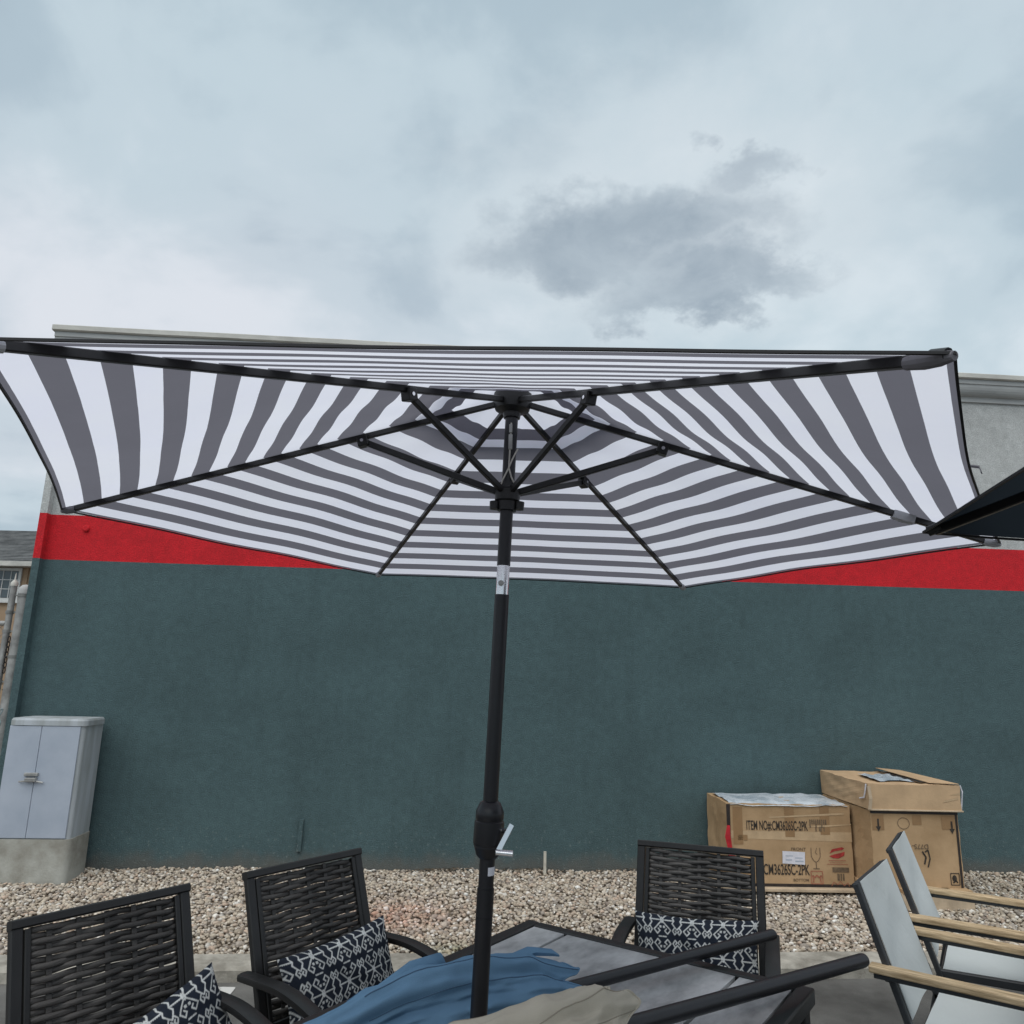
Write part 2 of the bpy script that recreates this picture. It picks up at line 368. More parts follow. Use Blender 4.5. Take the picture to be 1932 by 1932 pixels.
# ------------------------------------------------------------------ ground, kerb, gravel
WY = .071; WANG = math.atan(WY); WX0, WYY0 = -4.03, 6.399       # wall line
def kerb_y(x): return 4.74 + .074*x
def wall_y(x): return 6.685 + WY*x
g = MB(); g.add([(-150, -60, 0), (150, -60, 0), (150, 200, 0), (-150, 200, 0)], [(0, 1, 2, 3)])
tag(g.build('asphalt', 'asphalt'), kind='structure')
pm = MB()
for (x0, y0, x1, y1, wd) in ((-1.50, 4.56, -1.33, 1.0, .10), (1.45, 4.78, 1.62, 1.0, .10)):
    pm = MB(); n = 24
    for i in range(n+1):
        t = i/n; x = x0+(x1-x0)*t; y = y0+(y1-y0)*t
        pm.v += [(x-wd/2+.006*math.sin(i*2.1), y, .004), (x+wd/2+.006*math.sin(i*1.7+1), y, .004)]
    for i in range(n): pm.f.append((2*i, 2*i+1, 2*i+3, 2*i+2))
    tag(pm.build('parking_line', 'paint'), kind='structure')
kerb = empty('kerb', (0, 0, 0)); tag(kerb, kind='structure')
for i, x in enumerate(np.arange(-9.45, 10, 2.4)):
    a, b = x+.006, x+2.394
    k = MB(); prof = [(0, -.05), (0, .055), (.02, .075), (.2, .08), (.2, -.05)]
    nn = 10
    for j in range(nn+1):
        xx = a+(b-a)*j/nn; e = .006*fbm(xx*5, i, 2)
        for (py, pz) in prof: k.v.append((xx, kerb_y(xx)+py+(e if py < .1 else 0), pz+(.004*fbm(xx*7, py*9, 1) if pz > 0 else 0)))
    for j in range(nn):
        for q in range(5):
            A = j*5+q; B = j*5+(q+1) % 5; k.f.append((A, B, B+5, A+5))
    k.f.append((0, 1, 2, 3, 4)); k.f.append(tuple(nn*5+q for q in (4, 3, 2, 1, 0)))
    k.build('kerb_segment', 'kerb', kerb, False)
def gz(x, y):
    t = (y-kerb_y(x)-.2)/max(.1, wall_y(x)-kerb_y(x)-.2)
    t = min(max(t, 0), 1)
    return .058+.07*t+.012*fbm(x*2.2, y*2.6, 3)+.008*fbm(x*6, y*7, 5)
bed = MB(); nx, ny = 60, 14
for i in range(nx+1):
    x = -10+20*i/nx
    for j in range(ny+1):
        y = kerb_y(x)+.19+(wall_y(x)+.05-kerb_y(x)-.19)*j/ny
        if x < -4.1: y = kerb_y(x)+.19+(9.5-kerb_y(x)-.19)*j/ny
        bed.v.append((x, y, gz(x, y)-.012))
for i in range(nx):
    for j in range(ny):
        a = i*(ny+1)+j; bed.f.append((a, a+ny+1, a+ny+2, a+1))
tag(bed.build('gravel_bed', 'soil', None, True, 180), kind='structure')
def gravel():
    bm = bmesh.new(); bmesh.ops.create_icosphere(bm, subdivisions=1, radius=1)
    iv = np.array([v.co[:] for v in bm.verts]); itf = np.array([[v.index for v in f.verts] for f in bm.faces]); bm.free()
    pts = []
    cell = .0240
    for x in np.arange(-5.1, 5.9, cell):
        y0 = kerb_y(x)+.21; y1 = wall_y(x)-.005 if x > -4.1 else 7.6
        yy = np.arange(y0, y1, cell)
        pts.append(np.stack([np.full(len(yy), x), yy], 1))
    pts = np.concatenate(pts); pts += rng.uniform(-cell*.55, cell*.55, pts.shape)
    # a few strays along the kerb top
    n = len(pts)
    sz = rng.uniform(.0080, .0195, n)*np.where(rng.random(n) < .06, 1.45, 1)
    gzv = np.array([gz(x, y) for x, y in pts])
    z = gzv + rng.uniform(-.004, .010, n)
    shapes = []
    for k in range(24):
        s = iv*(1+rng.uniform(-.28, .28, iv.shape)); s *= np.array([rng.uniform(.85, 1.35), rng.uniform(.7, 1.1), rng.uniform(.5, .85)]); shapes.append(s)
    shapes = np.array(shapes)
    sel = rng.integers(0, 24, n); V = shapes[sel]*sz[:, None, None]
    a = rng.uniform(0, 2*np.pi, n); b = rng.uniform(-.6, .6, n)
    ca, sa, cb, sb = np.cos(a), np.sin(a), np.cos(b), np.sin(b)
    X, Y, Z = V[:, :, 0], V[:, :, 1], V[:, :, 2]
    Y2 = Y*cb[:, None]-Z*sb[:, None]; Z2 = Y*sb[:, None]+Z*cb[:, None]
    X3 = X*ca[:, None]-Y2*sa[:, None]; Y3 = X*sa[:, None]+Y2*ca[:, None]
    V = np.stack([X3+pts[:, :1], Y3+pts[:, 1:2], Z2+z[:, None]], 2)
    F = itf[None]+(np.arange(n)*12)[:, None, None]
    pal = np.array([(.51, .44, .35), (.44, .37, .29), (.60, .535, .45), (.39, .34, .29), (.46, .375, .295), (.68, .64, .58), (.30, .26, .22), (.21, .17, .14), (.52, .40, .31), (.80, .78, .73)])
    pr = np.array([.2, .17, .15, .11, .12, .07, .08, .04, .05, .01]); C = pal[rng.choice(len(pal), n, p=pr/pr.sum())]*rng.uniform(.85, 1.12, (n, 1))
    def patch(cx, cy, rx, ry, mul):
        k = np.exp(-(((pts[:, 0]-cx)/rx)**2+((pts[:, 1]-cy)/ry)**2))[:, None]; k = k*rng.uniform(.3, 1, (n, 1))
        return 1+(np.array(mul)-1)*k
    C = C*patch(-.75, 5.55, .35, .28, (1.05, .72, .66))*patch(-1.3, 5.0, .5, .25, (.7, .68, .64))*patch(4.4, 6.3, 1.3, .7, (.66, .70, .70))*patch(-.2, 4.98, .3, .1, (.62, .72, .55))
    C = np.clip(C, 0, .9)
    me = bpy.data.meshes.new('gravel')
    me.vertices.add(n*12); me.vertices.foreach_set('co', V.astype(np.float32).ravel())
    me.loops.add(n*60); me.loops.foreach_set('vertex_index', F.astype(np.int32).ravel())
    me.polygons.add(n*20); me.polygons.foreach_set('loop_start', np.arange(0, n*60, 3, dtype=np.int32))
    me.update(calc_edges=True)
    at = me.color_attributes.new('tone', 'FLOAT_COLOR', 'POINT')
    cc = np.concatenate([np.repeat(C, 12, 0), np.ones((n*12, 1))], 1).astype(np.float32); at.data.foreach_set('color', cc.ravel())
    me.materials.append(M['stones'])
    o = bpy.data.objects.new('gravel', me); col.objects.link(o)
    tag(o, 'beige and brown crushed stone between the kerb and the teal wall', 'gravel', kind='stuff')
gravel()

lf = MB()
for i in range(420):
    x = random.choice((random.uniform(-3, 5), random.gauss(.25, .18), random.gauss(1.25, .2), random.gauss(-.55, .12))); y = wall_y(x)-abs(random.gauss(0, .05))-.01; z = gz(x, y)+.012+random.uniform(0, .012); s_ = random.uniform(.006, .02)
    q = Matrix.Rotation(random.uniform(0, 6.28), 3, 'Z') @ Matrix.Rotation(random.uniform(-.7, .7), 3, 'X'); c = Vector((x, y, z))
    lf.add([c+q @ Vector(v_) for v_ in ((-s_, 0, 0), (0, -s_*.4, .003), (s_, 0, 0), (0, s_*.4, .003))], [(0, 1, 2), (0, 2, 3)])
tag(lf.build('leaf_litter', 'bark'), 'dry brown leaf litter blown against the foot of the teal wall', 'leaf litter', kind='stuff')
# ------------------------------------------------------------------ store building
bld = empty('store_building', (WX0, WYY0, 0), WANG)
tag(bld, 'teal stucco shop wall with a red band and pale parapet', 'building')
LEN, DEP = 17.0, 9.0
Z1, Z2, Z3 = 2.590, 2.984, 4.50
def wallbox(name, z0, z1, m):
    k = MB(); k.box((-.04, 0, z0), (LEN, DEP, z1)); return k.build(name, m, bld)
wallbox('lower_wall', -.1, Z1, 'teal'); wallbox('red_band', Z1, Z2, 'red'); wallbox('upper_wall', Z2, Z3, 'whitewall')
for (z0, z1, m) in ((-.1, Z1, 'teal'), (Z1, Z2, 'red'), (Z2, 4.46, 'whitewall')):
    k = MB(); k.box((-.043, -.067, z0), (.018, -.0005, z1)); k.build('corner_pilaster', m, bld)
def cornice(name, prof, m, x0, x1):
    k = MB(); n = len(prof); seg = 40
    for i in range(seg+1):
        x = x0+(x1-x0)*i/seg; dz = .004*fbm(x*1.1, 0, 4)
        for (y, z) in prof: k.v.append((x, y, z+dz))
    for i in range(seg):
        for j in range(n):
            a = i*n+j; b = i*n+(j+1) % n; k.f.append((a, b, b+n, a+n))
    k.f.append(tuple(range(n))); k.f.append(tuple(seg*n+j for j in reversed(range(n))))
    return k.build(name, m, bld)
cv = [(.1, 4.452), (-.022, 4.452), (-.026, 4.49)]+[(-.03-.075*math.sin(t*math.pi/2)**1.0*1, 4.50+.10*(1-math.cos(t*math.pi/2))) for t in np.linspace(0, 1, 7)]+[(-.115, 4.605), (-.118, 4.648), (.1, 4.648)]
cornice('cornice', cv, 'cornice', -.14, LEN)
cornice('cornice_cap', [(.1, 4.650), (-.13, 4.650), (-.145, 4.658), (-.145, 4.700), (-.12, 4.715), (.35, 4.72), (.35, 4.650)], 'corncap', -.155, LEN)
k = MB(); k.bar((2.365, -.012, .27), (2.37, -.012, .51), .035, .024, Vector((0, 1, 0))); k.build('painted_conduit_stub', 'teal', bld)
k = MB(); k.lathe([(.0, 0), (.03, 0), (.03, .012), (.02, .02), (0, .02)], 10, (.33, -.0005, 2.87), (0, -1, 0)); k.build('pipe_plug', 'red', bld)

# ------------------------------------------------------------------ electric cabinet
cab = empty('utility_cabinet', (-3.55, 6.20, .1), WANG)
tag(cab, 'grey metal utility cabinet with two doors on a concrete base', 'utility cabinet')
def rrect(x0, y0, x1, y1, r, n=5):
    p = []
    for (cx, cy, a0) in ((x1-r, y0+r, -90), (x1-r, y1-r, 0), (x0+r, y1-r, 90), (x0+r, y0+r, 180)):
        for i in range(n+1):
            a = R(a0+90*i/n); p.append((cx+r*math.cos(a), cy+r*math.sin(a)))
    return p
def prism(k, prof, z0, z1, s1=1.0):
    n = len(prof); o = len(k.v)
    cx = sum(p[0] for p in prof)/n; cy = sum(p[1] for p in prof)/n
    k.v += [(x, y, z0) for x, y in prof]+[(cx+(x-cx)*s1, cy+(y-cy)*s1, z1) for x, y in prof]
    k.f += [(o+j, o+(j+1) % n, o+n+(j+1) % n, o+n+j) for j in range(n)]+[tuple(o+j for j in reversed(range(n))), tuple(o+n+j for j in range(n))]
    return k
CW0, CW1, CD0, CD1 = -.285, .268, -.17, .17
k = prism(MB(), rrect(CW0-.01, CD0-.012, CW1+.012, CD1, .05), -.08, .325); k.build('concrete_base', 'concrete', cab, True, 50)
k = prism(MB(), rrect(CW0, CD0, CW1, CD1, .035), .325, 1.145); k.build('body', 'cabside', cab, True, 50)
k = prism(MB(), rrect(CW0-.012, CD0-.018, CW1+.014, CD1, .055), 1.145, 1.182); prism(k, rrect(CW0-.012, CD0-.018, CW1+.014, CD1, .055), 1.182, 1.197, .97); k.build('lid', 'cabside', cab, True, 40)
sp = -.045
for (a, b) in ((CW0+.004, sp-.0015), (sp+.0015, CW1-.026)):
    k = MB(); k.cbox((a, CD0-.013, .332), (b, CD0-.0005, 1.141), .003); dr = k.build('door', 'cabinet', cab)
k = MB(); k.cbox((sp-.07, CD0-.035, .775), (sp+.03, CD0-.0135, .80), .004); k.build('latch_bar', 'steelgrey', cab)
k = MB(); k.cbox((sp-.055, CD0-.05, .735), (sp+.025, CD0-.0135, .765), .006); k.tube([(sp-.055, CD0-.03, .74), (sp-.1, CD0-.03, .735)], .006, 8); k.tube([(sp+.02, CD0-.03, .74), (sp+.075, CD0-.028, .73)], .006, 8); k.build('padlock', 'steelgrey', cab)

# pale stake by the wall
k = MB(); k.sweep([(.335, 6.60, .05), (.335, 6.605, .30)], [(-.011, -.008), (.011, -.008), (.011, .008), (-.011, .008)], Vector((0, 1, 0)))
tag(k.build('marker_stake', 'stake'), 'thin pale stake standing in the gravel by the teal wall', 'stake')

# ------------------------------------------------------------------ fence posts and gate at the corner of the building
fp = empty('fence_post', (-4.385, 6.80, 0)); tag(fp, 'thick weathered steel fence post with domed cap beside the teal wall', 'fence post')
k = MB(); k.tube([(0, 0, -.02), (0, 0, 2.33)], .05, 18); k.build('post', 'steelgrey', fp, True)
k = MB(); k.lathe([(.0, 2.325), (.058, 2.325), (.058, 2.36), (.05, 2.385), (.03, 2.405), (0, 2.412)], 18); k.build('cap', 'cornice', fp, True)
for z in (1.77, 2.31):
    k = MB(); k.lathe([(.051, z-.012), (.056, z-.012), (.056, z+.012), (.051, z+.012)], 18); k.bar((-.05, 0, z), (-.11, 0, z+.004), .012, .012); k.build('tension_band', 'wire', fp, True)
k = MB()
for i in range(5):
    z0 = .95+.085*i; pts = [(-.02+.022*math.cos(a+i), -.0515, z0+.034*math.sin(a)) for a in np.linspace(0, 5.2, 14)]
    pts = [(x, -math.sqrt(max(.0, .0515**2-x*x)), z) for x, _, z in pts]
    k.tube(pts, .0035, 5)
k.build('paint_scrawl', 'graffiti', fp)
gp = empty('gate', (-4.495, 6.80, 0)); tag(gp, 'galvanised chain link gate on a thin post next to the thick post', 'gate')
k = MB(); k.tube([(0, 0, .05), (0, 0, 2.40)], .027, 14); k.build('gate_post', 'steelgrey', gp, True)
k = MB(); k.lathe([(0, 2.395), (.031, 2.395), (.031, 2.425), (.02, 2.44), (.007, 2.455), (.005, 2.50), (0, 2.52)], 12); k.build('cap', 'corncap', gp, True)
for z in (1.99, 1.55, 2.16):
    k = MB(); k.lathe([(.0275, z-.014), (.034, z-.014), (.034, z+.014), (.0275, z+.014)], 14); k.bar((.03, 0, z), (.07, 0, z+.002), .012, .014); k.build('hinge_band', 'wire', gp, True)
for z in (2.06, .12):
    k = MB(); k.tube([(-.02, 0, z), (-2.2, 0, z)], .022, 12); k.build('rail', 'steelgrey', gp, True)
k = MB(); step = .085
for i in range(-24, 27):
    for sgn in (1, -1):
        pts = []
        x0 = -2.2+i*step*1.0
        za, zb = .14, 2.04; xa = x0 if sgn == 1 else x0+(zb-za); xb = x0+(zb-za) if sgn == 1 else x0
        # clip to panel x in [-2.2,-.03]
        def clip(xa, za, xb, zb):
            t0, t1 = 0., 1.
            for (lim, s_) in ((-2.2, 1), (-.03, -1)):
                fa = s_*(xa-lim); fb = s_*(xb-lim)
                if fa < 0 and fb < 0: return None
                if fa < 0: t0 = max(t0, fa/(fa-fb))
                elif fb < 0: t1 = min(t1, fa/(fa-fb))
            if t0 >= t1: return None
            return (xa+(xb-xa)*t0, za+(zb-za)*t0, xa+(xb-xa)*t1, za+(zb-za)*t1)
        c = clip(xa, za, xb, zb)
        if c: k.tube([(c[0], .003*sgn, c[1]), (c[2], .003*sgn, c[3])], .0022, 4)
tag(k.build('wire_mesh', 'wire', gp), kind='stuff')
ch = MB()
for i in range(7):
    z = 1.92-i*.045; pts = [(.045+.012*math.cos(a)*(1 if i % 2 else .3), -.02+.012*math.cos(a)*(.3 if i % 2 else 1), z+.028*math.sin(a)) for a in np.linspace(0, 2*math.pi, 11)]
    ch.tube(pts, .005, 6)
o = ch.build('chain', 'blacktape', gp)

# shrub behind the gate
sh = empty('shrub', (-6.5, 8.7, 0)); tag(sh, 'leafy green shrub growing behind the chain link gate', 'shrub')
k = MB()
for i in range(7):
    a = i*.9; k.tube([(0, 0, -.02), (.25*math.cos(a), .25*math.sin(a), .8), (.5*math.cos(a)+.1, .45*math.sin(a), 1.7)], .02, 6, scales=[1, .7, .3])
k.build('stem', 'bark', sh)
k = MB()
for i in range(2600):
    a = random.uniform(0, 6.28); zz_ = random.uniform(.25, 2.15); rr = (.95-.18*abs(zz_-1.2))*math.sqrt(random.random())*(.75+.35*fbm(a*1.3, zz_*2, 2)); c = Vector((rr*math.cos(a), rr*math.sin(a), zz_))
    q = Matrix.Rotation(random.uniform(0, 6.28), 3, 'Z') @ Matrix.Rotation(random.uniform(-1.1, 1.1), 3, 'X'); s = random.uniform(.03, .055)
    k.add([c+q @ Vector(p) for p in ((0, -s, 0), (s*.5, 0, .006), (0, s*1.1, 0), (-s*.5, 0, .006))], [(0, 1, 2), (0, 2, 3)])
tag(k.build('crown', 'leaf', sh), kind='stuff')

# ------------------------------------------------------------------ house beyond
ho = empty('house', (-22.6, 26, 0)); tag(ho, 'tan house with grey shingle roof and white gridded window', 'house')
HX0, HX1 = -9, 9
k = MB(); k.box((HX0+.4, -.6, 0), (HX1-.4, 8, 5.05)); k.build('wall', 'tan', ho)
# roof rows: overlapping courses of shingles
ez, rz_, ey, ry = 5.10, 6.85, -1.05, 2.75
rows = 22; rf = None
k = MB(); k.add([(HX0, ey, ez-.02), (HX1, ey, ez-.02), (HX1-2, ry, rz_-.02), (HX0+2, ry, rz_-.02), (HX0, 8.6, ez-.02), (HX1, 8.6, ez-.02)], [(0, 1, 2, 3), (3, 2, 5, 4), (0, 3, 4), (1, 5, 2)])
rf = k.build('roof', 'shingle', ho)
for i in range(rows):
    t0 = i/rows; t1 = (i+1.15)/rows; t1 = min(t1, 1)
    ya, yb = ey+(ry-ey)*t0, ey+(ry-ey)*t1; za, zb = ez+(rz_-ez)*t0+.035, ez+(rz_-ez)*t1+.004
    ia, ib = 2*t0, 2*t1
    k = MB(); nseg = 46
    for j in range(nseg+1):
        u = j/nseg; e = .025*random.random()
        k.v += [(HX0+ia+(HX1-HX0-2*ia)*u, ya-e*.5, za-.028), (HX0+ia+(HX1-HX0-2*ia)*u, ya-e*.5, za), (HX0+ib+(HX1-HX0-2*ib)*u, yb, zb)]
    for j in range(nseg): k.f += [(3*j, 3*j+3, 3*j+4, 3*j+1), (3*j+1, 3*j+4, 3*j+5, 3*j+2)]
    k.build('shingle_course', 'shingle', rf)
k = MB(); k.box((HX0, ey-.13, ez-.14), (HX1, ey-.002, ez+.02)); k.build('gutter', 'corncap', ho)
k = MB(); k.box((HX0+.02, ey, ez-.12), (HX1-.02, -.6, ez-.04)); k.build('eave_board', 'corncap', ho)
k = MB(); k.tube([(6.2, ry-.6, rz_-.4), (6.2, ry-.6, rz_+.25)], .03, 8); k.build('vent_pipe', 'steelgrey', ho)
wx0, wx1, wz0, wz1 = 4.35, 5.93, 3.93, 4.86
wn = MB(); wn.box((wx0-.09, -.66, wz0-.09), (wx1+.09, -.602, wz0)); wn.box((wx0-.09, -.66, wz1), (wx1+.09, -.602, wz1+.09)); wn.box((wx0-.09, -.66, wz0), (wx0, -.602, wz1)); wn.box((wx1, -.66, wz0), (wx1+.09, -.602, wz1)); wf = wn.build('window', 'whitetrim', ho)
nc, nr = 6, 3
for i in range(nc):
    for j in range(nr):
        k = MB(); x0 = wx0+(wx1-wx0)*i/nc; x1 = wx0+(wx1-wx0)*(i+1)/nc; z0 = wz0+(wz1-wz0)*j/nr; z1 = wz0+(wz1-wz0)*(j+1)/nr
        k.box((x0+.012, -.62, z0+.012), (x1-.012, -.61, z1-.012)); k.build('pane', 'glass', wf)
for i in range(1, nc):
    k = MB(); x = wx0+(wx1-wx0)*i/nc; k.box((x-.012, -.635, wz0), (x+.012, -.604, wz1)); k.build('muntin', 'whitetrim', wf)
for j in range(1, nr):
    k = MB(); z = wz0+(wz1-wz0)*j/nr; k.box((wx0, -.633, z-.012), (wx1, -.6045, z+.012)); k.build('muntin', 'whitetrim', wf)
k = MB(); k.box((wx0-.16, -.72, wz0-.16), (wx1+.16, -.6025, wz0-.0905)); k.build('window_sill', 'whitetrim', ho)
k = MB(); k.box((wx1+.17, -.64, 3.2), (wx1+.3, -.602, 5.0)); k.build('downspout', 'tan', ho)

# ------------------------------------------------------------------ cartons by the wall
def textmesh(txt, name, m, parent, h, wd, loc, rot):
    """flat lettering, scaled to height h and width wd, lower-left corner at loc"""
    cu_ = bpy.data.curves.new('t', 'FONT'); cu_.body = txt; cu_.size = 1; cu_.offset = .012
    to = bpy.data.objects.new('t', cu_); col.objects.link(to); bpy.context.view_layer.update()
    me = bpy.data.meshes.new_from_object(to.evaluated_get(bpy.context.evaluated_depsgraph_get())); bpy.data.objects.remove(to)
    co = np.array([v.co[:] for v in me.vertices]); mn, mx = co.min(0), co.max(0)
    co = (co-mn)/np.maximum(mx-mn, 1e-6)*np.array([wd, h, 0]); me.vertices.foreach_set('co', co.astype(np.float32).ravel()); me.update()
    me.materials.clear(); me.materials.append(M[m]); me.name = name
    o = bpy.data.objects.new(name, me); col.objects.link(o); o.parent = parent; o.location = loc; o.rotation_euler = rot; return o
FR = (math.pi/2, 0, 0)       # lettering that faces -Y
UD = (math.pi/2, math.pi, 0)
def flat(parent, name, m, quads, y=-.002):
    """thin print on a front face: list of polygons in (x, z)"""
    k = MB()
    for q in quads: k.add([(x, y, z) for x, z in q], [tuple(range(len(q)))])
    return k.build(name, m, parent)
def rq(x0, z0, x1, z1): return [(x0, z0), (x1, z0), (x1, z1), (x0, z1)]
def carton_body(k, W, D, H, bulge=.012, seed=0, n=14):
    """closed carton with slightly bulged, dented sides; origin front-left-bottom, front faces -Y"""
    def disp(p):
        x, y, z = p
        u, v, w_ = x/W, y/D, z/H
        d = Vector((0, 0, 0)); bx = math.sin(math.pi*max(0, min(1, w_)))
        q = bulge*bx
        if v < .001: d.y += -.0
        if u < .001: d.x += -q*math.sin(math.pi*v)*fbm(v*3, w_*3, seed)
        if u > .999: d.x += q*math.sin(math.pi*v)*fbm(v*3, w_*3, seed+1)
        if w_ > .999: d.z += .010*fbm(u*4, v*4, seed+2)*math.sin(math.pi*v)
        e = .0055; d.x += e*fbm(x*11+y*5, z*13, seed+5); d.z += e*fbm(x*14, y*12+z*7, seed+6)*(1 if w_ > .05 else 0)
        if v > .001: d.y += e*fbm(x*9, z*12+y*8, seed+7)
        return Vector(p)+d
    for (o_, a, b) in (((0,0,0),(W,0,0),(0,0,H)), ((W,0,0),(0,D,0),(0,0,H)), ((W,D,0),(-W,0,0),(0,0,H)), ((0,D,0),(0,-D,0),(0,0,H)), ((0,0,H),(W,0,0),(0,D,0)), ((0,D,0),(W,0,0),(0,-D,0))):
        o_, a, b = Vector(o_), Vector(a), Vector(b); st = len(k.v)
        for i in range(n+1):
            for j in range(n+1): k.v.append(tuple(disp(o_+a*i/n+b*j/n)))
        for i in range(n):
            for j in range(n):
                q = st+i*(n+1)+j; k.f.append((q, q+n+1, q+n+2, q+1))
    return k
gzc = .135
# --- left carton (open top covered by film)
W1, D1, H1 = .985, .52, .60
c1 = empty('carton', (1.735, 6.245, gzc+.025), WANG*.4)
tag(c1, 'cardboard carton with item number print and plastic film over its top', 'carton')
carton_body(MB(), W1, D1, H1, .014, 1).build('box', 'cardboard', c1)
k = MB(); n = 16
for i in range(n+1):
    for j in range(8):
        u, v = i/n, j/7; x = .03+u*(W1-.05); y = -.012+v*(D1-.03)
        z = H1+.012+.012*fbm(u*9, v*6, 2)+.006*fbm(u*25, v*16, 5)-(.02 if j == 0 else 0)
        k.v.append((x, y, z))
for i in range(n):
    for j in range(7): a = i*8+j; k.f.append((a, a+8, a+9, a+1))
k.build('plastic_film', 'plastic', c1, True, 180)
k = MB(); k.add([(0, -.003, .17), (.028, -.003, .17), (.03, -.003, H1-.005), (0, -.003, H1-.005)], [(0, 1, 2, 3)]); k.build('edge_strip', 'blacktape', c1)
flat(c1, 'edge_strip', 'blacktape', [rq(.03, .0, W1, .022)], -.003)
k = MB(); pts = [(.01, -.012, .44), (.0, -.016, .36), (.015, -.014, .27), (.03, -.016, .20), (.045, -.014, .13)]
k.sweep(pts, [(-.022, -.004), (.022, -.004), (.018, .004), (-.02, .003)], Vector((0, 1, 0)), scales=[.5, 1, .8, 1.2, .7]); k.build('red_tag', 'redcloth', c1)
textmesh('ITEM NO#:CM3626SC-2PK', 'lettering', 'print', c1, .078, .485, (.155, -.004, .40), FR)
textmesh('CM3626SC-2PK', 'lettering', 'print', c1, .078, .36, (.275, -.004, .085), FR)
textmesh('FRONT', 'lettering', 'printfaint', c1, .022, .115, (.50, -.004, .262), FR)
textmesh('BOTTOM', 'lettering', 'printfaint', c1, .020, .12, (.505, -.004, .040), FR)
flat(c1, 'shipping_label', 'paper', [[(.425, .168), (.60, .160), (.605, .252), (.428, .258)]], -.006)
flat(c1, 'label_print', 'cabinet', [rq(.525, .18, .59, .19), rq(.525, .205, .585, .212), rq(.45, .19, .50, .198), rq(.45, .22, .51, .226)], -.0068)
for q_ in [rq(.05, .30, .125, .575), rq(.46, .36, .535, .585), rq(.74, .38, .815, .585), rq(.085, .33, .16, .37)]: flat(c1, 'tape', 'tape', [q_], -.0025)
for q_ in [[(.0, .345), (W1, .33), (W1, .40), (.0, .40)]]: flat(c1, 'tape', 'cleartape', [q_], -.0015)
for q_ in [[(.33, .505), (.345, .497), (W1-.05, .53), (W1-.05, .545)], [(.6, .44), (.75, .435), (W1, .455), (W1, .462)]]: flat(c1, 'tape', 'cleartape', [q_], -.003)
flat(c1, 'barcode', 'printfaint', [rq(.655+.0155*i, .455 if i % 3 else .43, .655+.0155*i+.010, .492) for i in range(9)]+[rq(.70, .405, .71, .44), rq(.73, .405, .75, .44), rq(.765, .405, .772, .44)], -.004)
def ell(cx, cz, rx, rz, n=18, a0=0, a1=2*math.pi): return [(cx+rx*math.cos(a0+(a1-a0)*i/n), cz+rz*math.sin(a0+(a1-a0)*i/n)) for i in range(n)]
flat(c1, 'red_emblem', 'printred', [[(.80, .245), (.84, .262), (.90, .272), (.92, .285), (.90, .292), (.87, .286), (.82, .276)], [(.795, .225), (.83, .212), (.87, .21), (.915, .232), (.92, .26), (.88, .248), (.84, .24)]], -.004)
flat(c1, 'red_print', 'printrose', [rq(.79, .192, .925, .197), rq(.775, .165, .94, .169), rq(.80, .178, .90, .181)], -.004)
flat(c1, 'print_block', 'printfaint', [rq(.815, .11, .945, .145), rq(.85, .05, .868, .10), rq(.875, .05, .885, .10), rq(.893, .05, .905, .10)], -.004)
# fragile glass outline and the two hands symbol
def ring(pts, t):
    q = []
    for i in range(len(pts)-1):
        (x0, z0), (x1, z1) = pts[i], pts[i+1]; dx, dz = x1-x0, z1-z0; l = math.hypot(dx, dz) or 1; nx_, nz_ = -dz/l*t/2, dx/l*t/2
        q.append([(x0-nx_, z0-nz_), (x1-nx_, z1-nz_), (x1+nx_, z1+nz_), (x0+nx_, z0+nz_)])
    return q
gl = [(.655, .285), (.655, .22), (.672, .19), (.69, .18), (.708, .19), (.725, .22), (.725, .285)]
flat(c1, 'fragile_symbol', 'printfaint', ring(gl, .005)+ring([(.69, .18), (.69, .135)], .006)+ring([(.665, .133), (.715, .133)], .006)+ring([(.70, .285), (.688, .25), (.702, .235)], .004), -.004)
sq = [(.645, .025), (.735, .025), (.735, .115), (.645, .115), (.645, .025)]
hands = [(.66, .035), (.665, .06), (.655, .085), (.675, .07), (.69, .088), (.705, .07), (.725, .085), (.715, .06), (.72, .035)]
flat(c1, 'care_symbol', 'printrose', ring(sq, .006)+ring(hands, .010), -.004)
flat(c1, 'red_print', 'printrose', ring([(.80, .01), (.82, .04), (.85, .02), (.87, .045), (.90, .015), (.93, .035), (.94, .01)], .005), -.004)
k = MB(); k.cbox((-.06, -.06, -.024), (W1+.02, D1-.1, -.0005), .004)
t1 = k.build('cardboard_sheet', 'cardpale'); t1.location = c1.location; t1.rotation_euler = c1.rotation_euler
tag(t1, 'flattened pale cardboard sheet under the item number carton', 'cardboard')

# --- right lower carton, upside down
W2, D2, H2 = .675, .80, .535
c2 = empty('carton', (2.755, 6.005, gzc+.10), WANG*.5)
tag(c2, 'tall cardboard carton standing upside down with arrows pointing down', 'carton')
carton_body(MB(), W2, D2, H2, .010, 4).build('box', 'cardboard', c2)
flat(c2, 'edge_strip', 'blacktape', [[(W2-.026, 0), (W2-.008, 0), (W2-.006, H2-.02), (W2-.024, H2-.02)], [(0, H2-.022), (W2, H2-.024), (W2, H2-.006), (0, H2-.004)]], -.003)
def arrow(cx, cz, s): return [[(cx-.007*s, cz), (cx+.007*s, cz), (cx+.007*s, cz+.055*s), (cx-.007*s, cz+.055*s)], [(cx, cz-.035*s), (cx+.02*s, cz+.001), (cx-.02*s, cz+.001)]]
flat(c2, 'arrow', 'print', arrow(.055, H2-.115, 1), -.0045); flat(c2, 'arrow', 'print', arrow(W2-.055, H2-.125, 1), -.0045)
